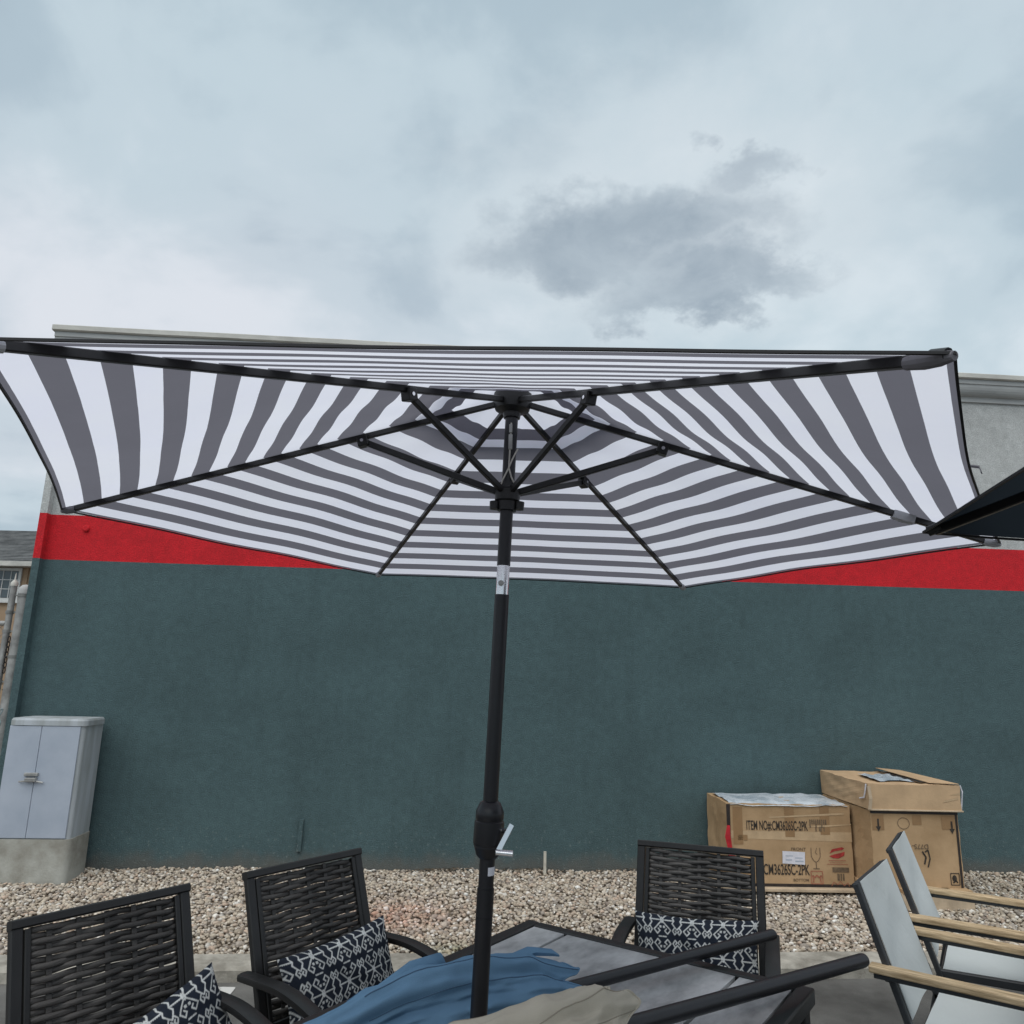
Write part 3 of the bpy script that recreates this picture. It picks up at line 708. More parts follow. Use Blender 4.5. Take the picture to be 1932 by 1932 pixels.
for q_ in [rq(.01, H2-.14, .10, H2-.03), rq(.32, H2-.10, .39, H2-.03), rq(W2-.13, H2-.13, W2-.03, H2-.03)]: flat(c2, 'tape', 'tape', [q_], -.0025)
textmesh('D775-', 'lettering', 'printfaint', c2, .034, .125, (.425, -.004, H2-.235), UD)
flat(c2, 'drop_symbol', 'print', ring([(.385, .16), (.40, .21), (.375, .25)], .012)+ring([(.41, .14), (.43, .20), (.42, .26), (.395, .245)], .010)+ring(ell(.25, H2-.09, .045, .04)+[(.295, H2-.09)], .003), -.004)
sq = [(W2-.10, .02), (W2-.035, .02), (W2-.035, .10), (W2-.10, .10), (W2-.10, .02)]
flat(c2, 'handling_symbol', 'print', ring(sq, .006)+[ell(W2-.072, .066, .018, .022)]+ring([(W2-.085, .035), (W2-.06, .05), (W2-.05, .035)], .010), -.004)
flat(c2, 'handling_symbol', 'printfaint', ring([(.02, .03), (.06, .03), (.05, .085), (.025, .08)], .008), -.004)
k = MB()   # print on the left side of the carton
k.add([(-.012, .30+dy, z) for dy, z in ((-.008, .40), (.008, .40), (.008, .455), (-.008, .455))], [(0, 3, 2, 1)]); k.add([(-.012, .30+dy, z) for dy, z in ((0, .365), (.022, .40), (-.022, .40))], [(0, 2, 1)]); k.build('arrow', 'print', c2)
pl = empty('pallet', (2.755, 6.005, gzc), WANG*.5); tag(pl, 'low wooden skid carrying the upside down carton', 'pallet')
for y in (-.06, .24, .54):
    k = MB(); k.cbox((-.02, y, -.06), (W2+.03, y+.10, .07), .004); k.build('runner', 'cardpale', pl)
for x in (-.02, .17, .36, .55):
    k = MB(); k.cbox((x, -.07, .0705), (x+.14, .66, .0985), .003); k.build('deck_board', 'cardboard', pl)
# --- right upper carton lying on it
W3, D3, H3 = .70, .86, .185
c3 = empty('carton', (2.745, 5.985, gzc+.10+H2+.006), WANG*.2)
tag(c3, 'low torn cardboard carton lying on the upside down carton', 'carton')
carton_body(MB(), W3, D3, H3, .02, 8).build('box', 'cardtop', c3)
k = MB(); k.cbox((-.006, -.010, -.005), (W3+.012, .02, .006), .003); k.build('bottom_flap', 'cardpale', c3)
k = MB()
for i in range(11):
    for j in range(7):
        u, v = i/10, j/6; k.v.append((.13+u*.30+.05*v, .12+v*.42, H3+.012+.010*fbm(u*12, v*10, 3)+.006*fbm(u*31, v*23, 1)))
for i in range(10):
    for j in range(6): a = i*7+j; k.f.append((a, a+7, a+8, a+1))
k.build('plastic_film', 'plastic', c3, True, 180)
k = MB(); k.add([(.42, .05, H3+.014), (.475, .05, H3+.014), (.47, .78, H3+.014), (.445, .80, H3+.014)], [(0, 1, 2, 3)]); k.build('flap_gap', 'blacktape', c3)
k = MB(); k.add([(.48, .02, H3+.012), (W3, .0, H3+.008), (W3, D3-.01, H3+.012), (.475, D3-.03, H3+.030), (.48, .02, H3+.016), (W3, .0, H3+.012), (W3, D3-.01, H3+.016), (.475, D3-.03, H3+.034)], [(0, 3, 2, 1), (4, 5, 6, 7), (0, 1, 5, 4), (1, 2, 6, 5), (2, 3, 7, 6), (3, 0, 4, 7)]); k.build('top_flap', 'cardtop', c3)
for q_ in [[(W3-.14, .06), (W3-.02, .085), (W3-.02, .10), (W3-.13, .075)], [(W3-.09, .115), (W3, .12), (W3, .135)]]: flat(c3, 'tape', 'cleartape', [q_], -.003)
k = MB(); k.tube([(-.004, .02, .18), (-.008, .03, .13), (-.012, .05, .08), (-.012, .12, .065)], .006, 6); k.tube([(W3+.008, .0, .185), (W3+.02, .0, .14), (W3+.012, .01, .05), (W3+.002, .01, .0)], .005, 6); k.build('loose_strap', 'paper', c3)
k = MB(); k.sweep([(.0, -.012, .17), (.006, -.02, .08), (-.004, -.014, .005)], [(-.012, -.002), (.012, -.002), (.012, .002), (-.012, .002)], Vector((0, 1, 0))); k.build('torn_corner', 'cardpale', c3)

# ------------------------------------------------------------------ patio table
TA = math.atan2(.816, .578)
tb = empty('patio_table', (-.134, 2.051, 0), TA); tag(tb, 'long patio table with grey stone look slabs in a dark frame', 'table')
TL, TW, TZ = 2.42, 1.12, .72
hl, hw = TL/2, TW/2; fwid = .052
for s in (1, -1):
    k = MB(); k.cbox((-hl, s*(hw-fwid/2)-fwid/2, TZ-.05), (hl, s*(hw-fwid/2)+fwid/2, TZ), .006); k.build('side_rail', 'tableframe', tb)
    k = MB(); k.cbox((s*(hl-fwid/2)-fwid/2, -hw+fwid+.0005, TZ-.0502), (s*(hl-fwid/2)+fwid/2, hw-fwid-.0005, TZ-.0002), .006); k.build('end_rail', 'tableframe', tb)
    for q in (1, -1):
        k = MB(); k.cbox((s*(hl-.045)-.03, q*(hw-.045)-.03, 0), (s*(hl-.045)+.03, q*(hw-.045)+.03, TZ-.052), .005); k.build('leg', 'tableframe', tb)
ph = Vector((.040, -.065))      # pole hole in table coordinates
ix, iy = hl-fwid-.001, hw-fwid-.001
g1 = iy-.155; g2 = -iy+.185
def slab(x0, x1, y0, y1):
    k = MB(); k.cbox((x0+.001, y0+.007, TZ-.03), (x1-.001, y1-.007, TZ-.004), .002); k.build('slab', 'slab', tb)
slab(-ix, ix, g1, iy); slab(-ix, ix, -iy, g2)
slab(ph.x+.04, ix, g2, g1); slab(-ix, ph.x-.04, g2, g1); slab(ph.x-.04, ph.x+.04, ph.y+.04, g1); slab(ph.x-.04, ph.x+.04, g2, ph.y-.04)
k = MB(); k.lathe([(.026, TZ-.035), (.026, TZ+.004), (.052, TZ+.004), (.056, TZ-.003), (.034, TZ-.004), (.034, TZ-.035)], 24, (ph.x, ph.y, 0)); k.f = k.f[:-2]; k.build('umbrella_hole_ring', 'tableframe', tb, True)
k = MB(); k.cbox((-hl+.06, -.02, TZ-.075), (ph.x-.06, .02, TZ-.032), .004); k.cbox((ph.x+.06, -.02, TZ-.075), (hl-.06, .02, TZ-.032), .004); k.build('crossbar', 'tableframe', tb)

# ------------------------------------------------------------------ umbrellas
def make_umbrella(name, label, hub, axv, tips, cm, tipcaps=True, detail=True, base=True, vent=True):
    hub = Vector(hub); axv = Vector(axv).normalized(); tips = [Vector(t) for t in tips]
    foot = hub-axv*(hub.z/axv.z)
    rt = empty(name, foot); tag(rt, label, 'umbrella', 'market umbrellas')
    hub = hub-foot; tips = [t-foot for t in tips]
    at = lambda z: axv*(z/axv.z)           # point on pole axis at height z
    up = axv
    # canopy: six panels, rim slightly drawn in between the tips, slight slack
    nu, nv = 26, 34
    s0 = .135
    top = hub+axv*.014
    for i in range(6):
        A, B = tips[i]+axv*.005, tips[(i+1) % 6]+axv*.005
        k = MB(); uv = []
        nrm = (A-top).cross(B-top).normalized(); nrm = nrm if nrm.z > 0 else -nrm
        for a in range(nv+1):
            s = s0+(1-s0)*a/nv
            for b in range(nu+1):
                t = b/nu; bow = 4*t*(1-t)
                draw = .016*bow*s*s*s
                p = top+(A-top)*s*(1-t)+(B-top)*s*t
                rad = ((A+B)/2-top).normalized()
                kk_ = .25 if i in (0, 3) else 1.0; p = p-rad*draw-nrm*(.006*bow*s*kk_)+nrm*kk_*(.0035*bow*math.sin(9*s+i*2)+.003*bow*math.sin(14*t+5*s+i))
                k.v.append(tuple(p)); uv.append((t, s))
        for a in range(nv):
            for b in range(nu):
                q = a*(nu+1)+b; k.f.append((q, q+1, q+nu+2, q+nu+1))
        k.uv = uv; pn = k.build('canopy_panel', cm, rt, True, 180)
        h = MB(); edge = k.v[nv*(nu+1):]
        h.sweep([Vector(p)-axv*.003 for p in edge], [(-.002, -.0022), (.002, -.0022), (.002, .0018), (-.002, .0018)], axv); h.build('hem', 'nearblack', pn)
    # vent cap above the opening
    if vent:
        k = MB(); uv = []; nr_, na = 8, 60
        for a in range(nr_+1):
            rr = a/nr_
            for b in range(na):
                th = b/na*6; i = int(th) % 6; f_ = th-int(th)
                e = (tips[i]*(1-f_)+tips[(i+1) % 6]*f_)-hub
                s = .228*rr
                slack = (.018+.030*math.sin(math.pi*f_)**2)*rr
                k.v.append(tuple(hub+axv*(.058)+e*s+axv*(slack*.7-.020*rr)+axv*.008*math.sin(f_*9+i)*rr)); uv.append((f_, .93 if rr > .9 else .89))
        for a in range(nr_):
            for b in range(na):
                q = a*na+b; q2 = a*na+(b+1) % na; k.f.append((q, q2, q2+na, q+na))
        k.uv = uv; k.build('vent_cap', cm, rt, True, 180)
    # ribs, caps and struts
    runz = 2.186 if detail else hub.z-.29
    for i in range(6):
        a = hub+(tips[i]-hub)*.03; b = hub+(tips[i]-hub)*.985
        k = MB(); k.bar(a-axv*.004, b-axv*.004, .0135, .0165, axv); rb = k.build('rib', 'black', rt)
        k = MB(); dirr = (tips[i]-hub).normalized(); k.tube([b-dirr*.012, b+dirr*.012], .0100, 10, axv); k.build('rib_end', 'black', rb, True)
        j = hub+(tips[i]-hub)*.328-axv*.018
        k = MB(); k.bar(at(runz)+(j-at(runz)).normalized()*.022, j, .013, .018, axv); stt = k.build('strut', 'black', rt)
        side = dirr.cross(axv).normalized()
        k = MB(); k.cbox((-.016, -.014, -.02), (.016, .014, .012), .003); kk = MB(); mtx = Matrix((dirr, side, dirr.cross(side) * -1)).transposed().to_4x4(); mtx.translation = j+axv*.004
        kk.add([mtx @ Vector(v) for v in k.v], k.f); kk.build('strut_clip', 'black', stt)
        k = MB(); k.tube([j-side*.016, j+side*.016], .005, 8, axv); k.build('rivet', 'chrome', stt, True)
        if tipcaps:     # fabric pocket at the tip
            q0 = hub+(tips[i]-hub)*(.95 if i == 1 else .968)-axv*.004; q1 = hub+(tips[i]-hub)*1.0
            k = MB(); k.sweep([q0, q0.lerp(q1, .35), q0.lerp(q1, .7), q1], [(.0115*math.cos(a_), .0105*math.sin(a_)-.002) for a_ in np.linspace(0, 2*math.pi, 12, endpoint=False)], axv, scales=[.9, 1.1, 1.0, .6]); k.build('tip_pocket', ('greycloth' if i in (1, 5) else 'whitecloth') if cm == 'stripe' else cm, rt)
    if detail:
        dr_ = tips[2]-hub; k = MB(); k.sweep([hub+dr_*.795-axv*.005, hub+dr_*.815-axv*.006, hub+dr_*.835-axv*.005], [(-.012, -.012), (.012, -.012), (.016, .012), (-.016, .012)], axv, scales=[.9, 1, .95]); k.build('fabric_loop', 'whitecloth', rt)
    k = MB(); k.lathe([(0, -.06), (.024, -.06), (.026, -.045), (.05, -.035), (.056, -.012), (.056, .012), (.04, .02), (.02, .03), (0, .04)], 18, hub, axv); k.build('hub', 'black', rt, True)
    k = MB(); k.lathe([(.0205, -.045), (.027, -.045), (.028, -.02), (.035, -.016), (.036, .012), (.028, .018), (.026, .035), (.0205, .035)], 18, at(runz), axv); ru = k.build('runner', 'black', rt, True)
    for s_ in (-1, 1):
        k = MB(); k.lathe([(0, -.014), (.014, -.012), (.015, .01), (0, .014)], 10, at(runz-.03)+Vector((s_*.034, -.005, 0)), axv); k.build('pulley', 'black', ru, True)
    if detail:
        k = MB(); k.tube([at(2.44), at(1.985)], .0185, 20); k.build('upper_pole', 'blackpole', rt, True)
        k = MB(); k.lathe([(.0, -.043), (.0175, -.042), (.0175, .042), (0, .043)], 20, at(1.943), axv); tj = k.build('tilt_joint', 'chrome', rt, True)
        k = MB(); k.lathe([(0, -.004), (.008, -.003), (.008, .003), (0, .004)], 10, at(1.935)+Vector((-.004, -.018, 0)), (0, -1, 0)); k.build('tilt_button', 'steelgrey', tj, True)
        k = MB(); k.tube([at(1.905), at(1.355)], .0195, 20); k.build('middle_pole', 'blackpole', rt, True)
        k = MB(); k.lathe([(.0195, .07), (.026, .066), (.036, .045), (.0365, .028), (.0355, .026), (.0355, .022), (.038, .02), (.039, -.03), (.038, -.035), (.0365, -.037), (.0365, -.041), (.035, -.043), (.030, -.06), (.022, -.068), (.0, -.07)], 26, at(1.303), axv); ck = k.build('crank_housing', 'blackpole', rt, True, 35)
        o_ = at(1.303)
        k = MB(); k.tube([o_+Vector((.034, -.01, .0)), o_+Vector((.052, -.028, .0))], .007, 8); k.bar(o_+Vector((.058, -.028, .018)), o_+Vector((.024, -.045, -.044)), .013, .006, Vector((0, -1, 0))); k.tube([o_+Vector((.020, -.046, -.044)), o_+Vector((.062, -.050, -.046))], .0075, 12); k.build('crank_handle', 'chrome', ck, True)
        k = MB(); k.tube([at(1.24), at(.0)], .0195, 20); k.tube([at(1.165), at(1.10)], .0215, 20); k.tube([at(1.098), at(.0)], .0212, 20); k.build('lower_pole', 'blackpole', rt, True)
        pz = at(1.207)
        k = MB()
        for q in range(5):
            a_ = R(-100+q*18); k.v += [tuple(pz+Vector((.0202*math.cos(a_+.35), .0202*math.sin(a_+.35), z))) for z in (-.010, .010)]
        for q in range(4): k.f.append((2*q, 2*q+2, 2*q+3, 2*q+1))
        k.build('sticker', 'paper', rt)
        # lift cord, its clip and the loose tail
        fr = Vector((0, -.0205, 0))
        k = MB(); k.tube([at(2.395)+fr, at(2.37)+fr, at(2.31)+fr+Vector((0, -.002, 0)), at(2.262)+fr], .0024, 6); k.tube([at(2.262)+fr, at(2.225)+Vector((-.016, -.022, 0)), at(2.20)+Vector((-.022, -.02, 0))], .0024, 6); k.tube([at(2.262)+fr, at(2.235)+Vector((.008, -.023, 0)), at(2.21)+Vector((.02, -.022, 0))], .0024, 6); k.tube([at(2.262)+fr+Vector((0, -.003, 0)), at(2.29)+Vector((.010, -.024, 0)), at(2.318)+Vector((.022, -.018, 0))], .0024, 6); k.build('lift_cord', 'cord', rt, True)
        k = MB(); k.cbox((-.0045, -.0255, 2.365), (.0045, -.019, 2.39), .001); k.cbox((-.0055, -.027, 2.315), (.0055, -.0195, 2.36), .002); k.v = [tuple(Vector(v)+at(2.35)-Vector((0, 0, 2.35))) for v in k.v]; k.build('cord_clip', 'steelgrey', rt)
        # tie strap hanging outside the rim
        rd_ = ((tips[1]+tips[2])/2-hub).normalized(); q = tips[1]+(tips[2]-tips[1])*.42-rd_*.0155+axv*.004; out = rd_.copy(); out.z = 0; out.normalize()
        k = MB(); k.sweep([q-out*.004, q+out*.010-axv*.004, q+out*.013-axv*.016], [(-.007, -.001), (.007, -.001), (.007, .001), (-.007, .001)], axv); k.build('tie_strap', 'greycloth', rt)
    else:
        k = MB(); k.tube([at(hub.z-.03), at(0)], .019, 16); k.build('pole', 'blackpole', rt, True)
    if base:
        k = MB(); k.lathe([(0, 0), (.24, 0), (.24, .035), (.20, .06), (.05, .075), (.03, .10), (.03, .30), (.0225, .302), (.0225, .09), (0, .09)], 28); k.build('base', 'black', rt, True)
    return rt
STIPS = [(-.764, .9731, 2.1271), (.5469, .8662, 2.0886), (1.2944, 1.9489, 2.0586), (.7310, 3.1386, 2.0671), (-.5799, 3.2455, 2.1055), (-1.3274, 2.1628, 2.1355)]
make_umbrella('patio_umbrella', 'open grey and white striped umbrella standing in the patio table', (-.0052, 2.0585, 2.476), (.0299, .0071, .9995), STIPS, 'stripe')
phi = R(-44); V0 = Vector((.785, 1.40, 1.970)); RN = 1.32
nc_ = V0+Vector((math.cos(phi), math.sin(phi), 0))*RN
ntips = [nc_+Vector((math.cos(phi+math.pi+i*math.pi/3), math.sin(phi+math.pi+i*math.pi/3), 0))*RN for i in range(6)]
make_umbrella('patio_umbrella', 'open dark navy umbrella reaching under the striped umbrella', nc_+Vector((0, 0, .40)), (0, 0, 1), ntips, 'navy', False, False)

# ------------------------------------------------------------------ folded umbrellas lying on the table
def bundle(name, label, axis, rad, cm, pole_a, pole_b, pr, seed, folds=7, flatb=TZ-.001):
    rt = empty(name, axis[0]); tag(rt, label, 'umbrella', 'folded umbrellas on the table'); o = Vector(axis[0])
    k = MB(); n = 150; m_ = 110
    # resample the axis
    P_ = [Vector(p) for p in axis]; 
    def ax_(t):
        f_ = t*(len(P_)-1); i = min(int(f_), len(P_)-2); return P_[i].lerp(P_[i+1], f_-i)
    def rd(t):
        f_ = t*(len(rad)-1); i = min(int(f_), len(rad)-2); u = f_-i; u = u*u*(3-2*u); return rad[i]*(1-u)+rad[i+1]*u
    for i in range(m_+1):
        t = i/m_; c = ax_(t); tg = (ax_(min(1, t+.02))-ax_(max(0, t-.02))).normalized(); sd = tg.cross(Vector((0, 0, 1))).normalized(); uu = sd.cross(tg)
        for j in range(n):
            th = 2*math.pi*j/n
            fo = math.sin(folds*th+2.2*math.sin(t*3+seed)+t*3.0)
            fo = math.copysign(abs(fo)**.7, fo)
            r_ = rd(t)*(1+.21*fo+.07*math.sin(3*th+seed+t*6)+.04*math.sin(17*th+t*9+seed)+.03*math.sin(t*23+th*2+seed)+.07*(.6-abs(math.sin(4.5*th+3.5*t+seed)))+.05*(.6-abs(math.sin(7.5*th-9*t+2*seed)))+.06*(.6-abs(math.sin(2*th+19*t+seed)))+.04*(.6-abs(math.sin(3.5*th-27*t+seed))))
            p = c+sd*(r_*1.12*math.cos(th))+uu*(r_*math.sin(th))
            if t > .9: p += tg*(.035*math.sin(5*th+seed)*(t-.9)*10)
            if p.z < flatb: p.z = flatb+.0004*math.sin(th*9)
            k.v.append(tuple(p-o))
    for i in range(m_):
        for j in range(n):
            a = i*n+j; b = i*n+(j+1) % n; k.f.append((a, b, b+n, a+n))
    k.f.append(tuple(range(n))[::-1])
    cv_ = k.build('folded_canopy', cm, rt, True, 180)
    for th_i in (int(n*.12), int(n*.21), int(n*.30), int(n*.40)):     # sewn seams
        sm = MB(); sm.tube([Vector(k.v[i*n+th_i])*1.0+Vector((0, 0, .0008)) for i in range(int(m_*.3), m_+1)], .0016, 5); sm.build('seam', cm+'seam', cv_)
    hm = MB(); hm.tube([Vector(k.v[m_*n+j]) for j in range(n)]+[Vector(k.v[m_*n])], .0028, 5); hm.build('hem', cm, cv_)
    pa, pb = Vector(pole_a)-o, Vector(pole_b)-o; dv = (pb-pa).normalized()
    k = MB(); k.tube([pa, pb], pr, 22); k.tube([pb-dv*.002, pb+dv*.010], pr*.93, 22); k.build('pole', 'blackpole', rt, True)
    return rt, o
rt, o = bundle('folded_umbrella', 'folded denim blue umbrella lying on the patio table behind the standing pole', [(-.60, 1.98, .748), (-.44, 2.12, .77), (-.28, 2.25, .795), (-.10, 2.37, .805), (.06, 2.46, .795), (.195, 2.545, .767)], [.038, .066, .086, .084, .078, .050], 'blue', (.0, 2.40, .765), (1.018, 3.11, .757), .0195, 1.0, 4)
# raised fold of cloth, strap and clasp
k = MB()
ridge = [((-.40, 2.14, .775), .022), ((-.32, 2.21, .83), .034), ((-.24, 2.29, .868), .034), ((-.185, 2.35, .872), .030), ((-.15, 2.40, .82), .012)]
k.sweep([Vector(p)-o for p, _ in ridge], [(math.cos(a)*(1.5 if math.sin(a) < 0 else .8), math.sin(a)*1.5) for a in np.linspace(0, 2*math.pi, 16, endpoint=False)], scales=[r_ for _, r_ in ridge]); k.build('raised_fold', 'blue', rt, True, 180)
k = MB(); pts = [Vector((.02, 2.44, .85)), Vector((.05, 2.50, .862)), Vector((.09, 2.53, .866)), Vector((.15, 2.55, .858)), Vector((.175, 2.56, .848))]
k.sweep([p-o for p in pts], [(-.018, -.003), (.018, -.003), (.022, .006), (0, .012), (-.022, .006)], scales=[.6, 1, 1.25, 1.0, .35]); k.build('tie_strap', 'blue', rt, True, 60)
k = MB(); k.tube([Vector(p)-o for p in ((.045, 2.475, .845), (.052, 2.478, .858), (.062, 2.48, .845), (.055, 2.477, .832))], .005, 8); k.build('clasp', 'chrome', rt, True)
bundle('folded_umbrella', 'folded khaki beige umbrella lying on the patio table before the standing pole', [(-.75, 1.42, .80), (-.45, 1.62, .81), (-.16, 1.80, .815), (.06, 1.96, .818), (.20, 2.085, .82), (.30, 2.185, .815)], [.085, .095, .098, .099, .097, .070], 'beige', (.10, 2.03, .815), (1.243, 2.852, .7595), .0225, 3.0, 5)

# ------------------------------------------------------------------ wicker chairs
def make_wicker():
    rt = empty('wicker_chair')
    hwid = .286
    b0 = Vector((-.225, 0, .41)); b1 = Vector((-.396, 0, .912)); bd = (b1-b0).normalized(); nrm = Vector((bd.z, 0, -bd.x))
    Y = Vector((0, 1, 0))
    for s in (1, -1):
        k = MB(); k.bar(b0+Y*s*(hwid-.018)-bd*.02, b1+Y*s*(hwid-.018), .026, .036, Y); k.build('back_post', 'frame', rt)
        k = MB(); k.sweep([(-.205, s*(hwid-.018), .41), (-.225, s*(hwid-.018), .25), (-.30, s*(hwid-.018), 0)], [(-.017, -.014), (.017, -.014), (.017, .014), (-.017, .014)], Y); k.build('leg', 'frame', rt)
        k = MB(); k.bar((.275, s*(hwid+.02), 0), (.275, s*(hwid+.02), .515), .034, .034, Y); k.build('leg', 'frame', rt)
        pts = []
        for t in np.linspace(0, 1, 18):
            x = -.315+.62*t; z = .607+.010*math.sin(t*3.0)-.10*max(0, t-.30)**1.7*2.0
            pts.append((x, s*(hwid+.024), z))
        k = MB(); k.sweep(pts, [(-.027, -.011), (.027, -.011), (.029, 0), (.027, .009), (.012, .013), (-.012, .013), (-.027, .009), (-.029, 0)]); k.build('arm', 'frame', rt, True, 50)
        k = MB(); k.bar((-.22, s*(hwid-.018), .41), (.28, s*(hwid-.018), .41), .03, .04); k.build('seat_rail', 'frame', rt)
        k = MB(); i0 = b0+bd*.04+Y*s*(hwid-.048); i1 = b1-bd*.006+Y*s*(hwid-.048); k.bar(i0+nrm*.003, i1+nrm*.003, .02, .018, Y); k.build('inner_stile', 'frame', rt)
    k = MB(); k.bar(b1-Y*(hwid)+bd*.012, b1+Y*(hwid)+bd*.012, .036, .028, bd); k.build('top_rail', 'frame', rt)
    k = MB(); k.bar(b0-Y*(hwid-.05)+bd*.03, b0+Y*(hwid-.05)+bd*.03, .025, .025, bd); k.build('lower_back_rail', 'frame', rt)
    for x in (-.21, .27):
        k = MB(); k.bar((x, -hwid+.034, .41), (x, hwid-.034, .41), .03, .036); k.build('seat_crossrail', 'frame', rt)
    k = MB(); k.cbox((-.195, -hwid+.036, .412), (.252, hwid-.036, .425), .004); k.build('seat_panel', 'wicker', rt)
    # woven back: stakes and strands, each its own piece
    iw = hwid-.056; zlo, zhi = .045, (b1-b0).length-.004
    stk = np.linspace(-iw+.055, iw-.055, 5)
    for y in stk:
        k = MB(); k.bar(b0+Y*y+bd*zlo, b0+Y*y+bd*zhi, .016, .006, nrm); k.build('stake', 'wicker', rt)
    src = []
    for ph_ in (0, 1):
        for var in range(2):
            k = MB(); pts = []; pitch = stk[1]-stk[0]
            for t in np.linspace(-iw, iw, 41):
                off = .0070*math.cos(math.pi*(t-stk[0])/pitch+math.pi*ph_)
                wig = .0016*math.sin(t*23+var*2.1+ph_)+.0012*math.sin(t*51+var)
                pts.append(Y*t+nrm*off+bd*wig)
            k.sweep(pts, [(.0090*math.cos(a), .0040*math.sin(a)) for a in np.linspace(0, 2*math.pi, 8, endpoint=False)], nrm)
            src.append(k)
    rows = np.arange(zhi-.010, zlo, -.0172); meshes = [None]*4
    for i, zr in enumerate(rows):
        kx = (i % 2)*2+random.randint(0, 1); loc = b0+bd*float(zr+random.uniform(-.0016, .0016))
        if meshes[kx] is None: so = src[kx].build('strand', 'wicker', rt, True, 180); meshes[kx] = so
        else: so = inst(meshes[kx], rt)
        so.location = loc; so.rotation_euler = (random.uniform(-.006, .006), 0, 0)
    return rt
chairA = make_wicker()
chairs = [chairA, copy_tree(chairA), copy_tree(chairA)]
cposes = [(-.985, 2.453, -.648), (-.495, 3.077, -.655), (.783, 3.387, -1.902)]
clabels = ['dark wicker chair whose pillow has slumped sideways into the seat', 'dark wicker chair beside the blue umbrella with pillow upright against its back', 'dark wicker chair at the far table end before the cartons']
for ch_, (x, y, rz), lb in zip(chairs, cposes, clabels):
    ch_.location = (x, y, 0); ch_.rotation_euler = (0, 0, rz); tag(ch_, lb, 'chair', 'wicker chairs around the table')

# printed pillows
def pillow_mesh():
    W_, H_, T_ = .53, .28, .115; nu, nv = 250, 136
    segs = []
    def pl_(pts):
        for i in range(len(pts)-1): segs.append((*pts[i], *pts[i+1]))
    c = 1.0
    q = [[(.06, 0), (0, .08)], [(.10, 0), (.40, 0)], [(.03, .05), (.16, .18), (.28, .30), (.17, .42), (.08, .33), (.14, .27)],
         [(.40, 0), (.345, .09), (.43, .20), (.35, .31), (.42, .42), (.48, .35), (.44, .30)], [(.43, .20), (.5, .27)], [(.02, .5), (.12, .5)]]
    for p in q: pl_(p)
    segs = np.array(segs)
    u = np.linspace(-1, 1, nu+1); v = np.linspace(-1, 1, nv+1); U, V_ = np.meshgrid(u, v, indexing='ij')
    # pattern value in a mirrored cell
    cw, chh = .132, .138
    X = U*W_/2+.012; Z = V_*H_/2+.02
    fx = np.abs(((X/cw)+.5) % 1-.5); fz = np.abs(((Z/chh)+.5) % 1-.5)
    dmin = np.full(X.shape, 9.0)
    for (x0, z0, x1, z1) in segs:
        dx, dz = (x1-x0)*cw, (z1-z0)*chh; px, pz = fx*cw-x0*cw, fz*chh-z0*chh; l2 = dx*dx+dz*dz
        t = np.clip((px*dx+pz*dz)/l2, 0, 1); dmin = np.minimum(dmin, np.hypot(px-t*dx, pz-t*dz))
    for (cx, cz) in ((.06, .21), (.0, .0)):
        dmin = np.minimum(dmin, np.maximum(np.abs(fx-cx)*cw, np.abs(fz-cz)*chh)-.002)
    wob = .0006*np.sin(X*900)*np.sin(Z*870)
    k_ = np.clip((.0026-dmin+wob)/.0012+.5, 0, 1)[..., None]
    colr = np.array((.012, .017, .029))*(1-k_)+np.array((.55, .56, .55))*k_
    th = ((1-np.abs(U)**3)*(1-np.abs(V_)**3)); th = np.clip(th, 0, 1)**.55*T_/2
    xx = U*W_/2*(1-.07*(1-V_**2)); zz_ = V_*H_/2*(1-.10*(1-U**2))
    wr = .004*np.sin(U*7+V_*3)*(1-np.abs(V_))+.003*np.sin(V_*9+U*13)*(1-np.abs(U))
    n1_ = (nu+1)*(nv+1)
    front = np.stack([th+wr*(th > .004), xx, zz_], -1).reshape(-1, 3); back_ = np.stack([-th, xx, zz_], -1).reshape(-1, 3)
    ii, jj = np.meshgrid(np.arange(nu), np.arange(nv), indexing='ij'); a = (ii*(nv+1)+jj).ravel()
    f1 = np.stack([a, a+nv+1, a+nv+2, a+1], 1); f2 = f1[:, ::-1]+n1_
    me = bpy.data.meshes.new('pillow'); nf = len(f1)*2
    me.vertices.add(2*n1_); me.vertices.foreach_set('co', np.concatenate([front, back_]).astype(np.float32).ravel())
    me.loops.add(nf*4); me.loops.foreach_set('vertex_index', np.concatenate([f1, f2]).astype(np.int32).ravel())
    me.polygons.add(nf); me.polygons.foreach_set('loop_start', np.arange(0, nf*4, 4, dtype=np.int32)); me.update(calc_edges=True)
    at = me.color_attributes.new('tone', 'FLOAT_COLOR', 'POINT'); cc = np.concatenate([colr.reshape(-1, 3)]*2); cc = np.concatenate([cc, np.ones((len(cc), 1))], 1)
    at.data.foreach_set('color', cc.astype(np.float32).ravel()); me.polygons.foreach_set('use_smooth', [True]*nf); me.materials.append(M['pillow'])
    return me
pmesh = pillow_mesh()
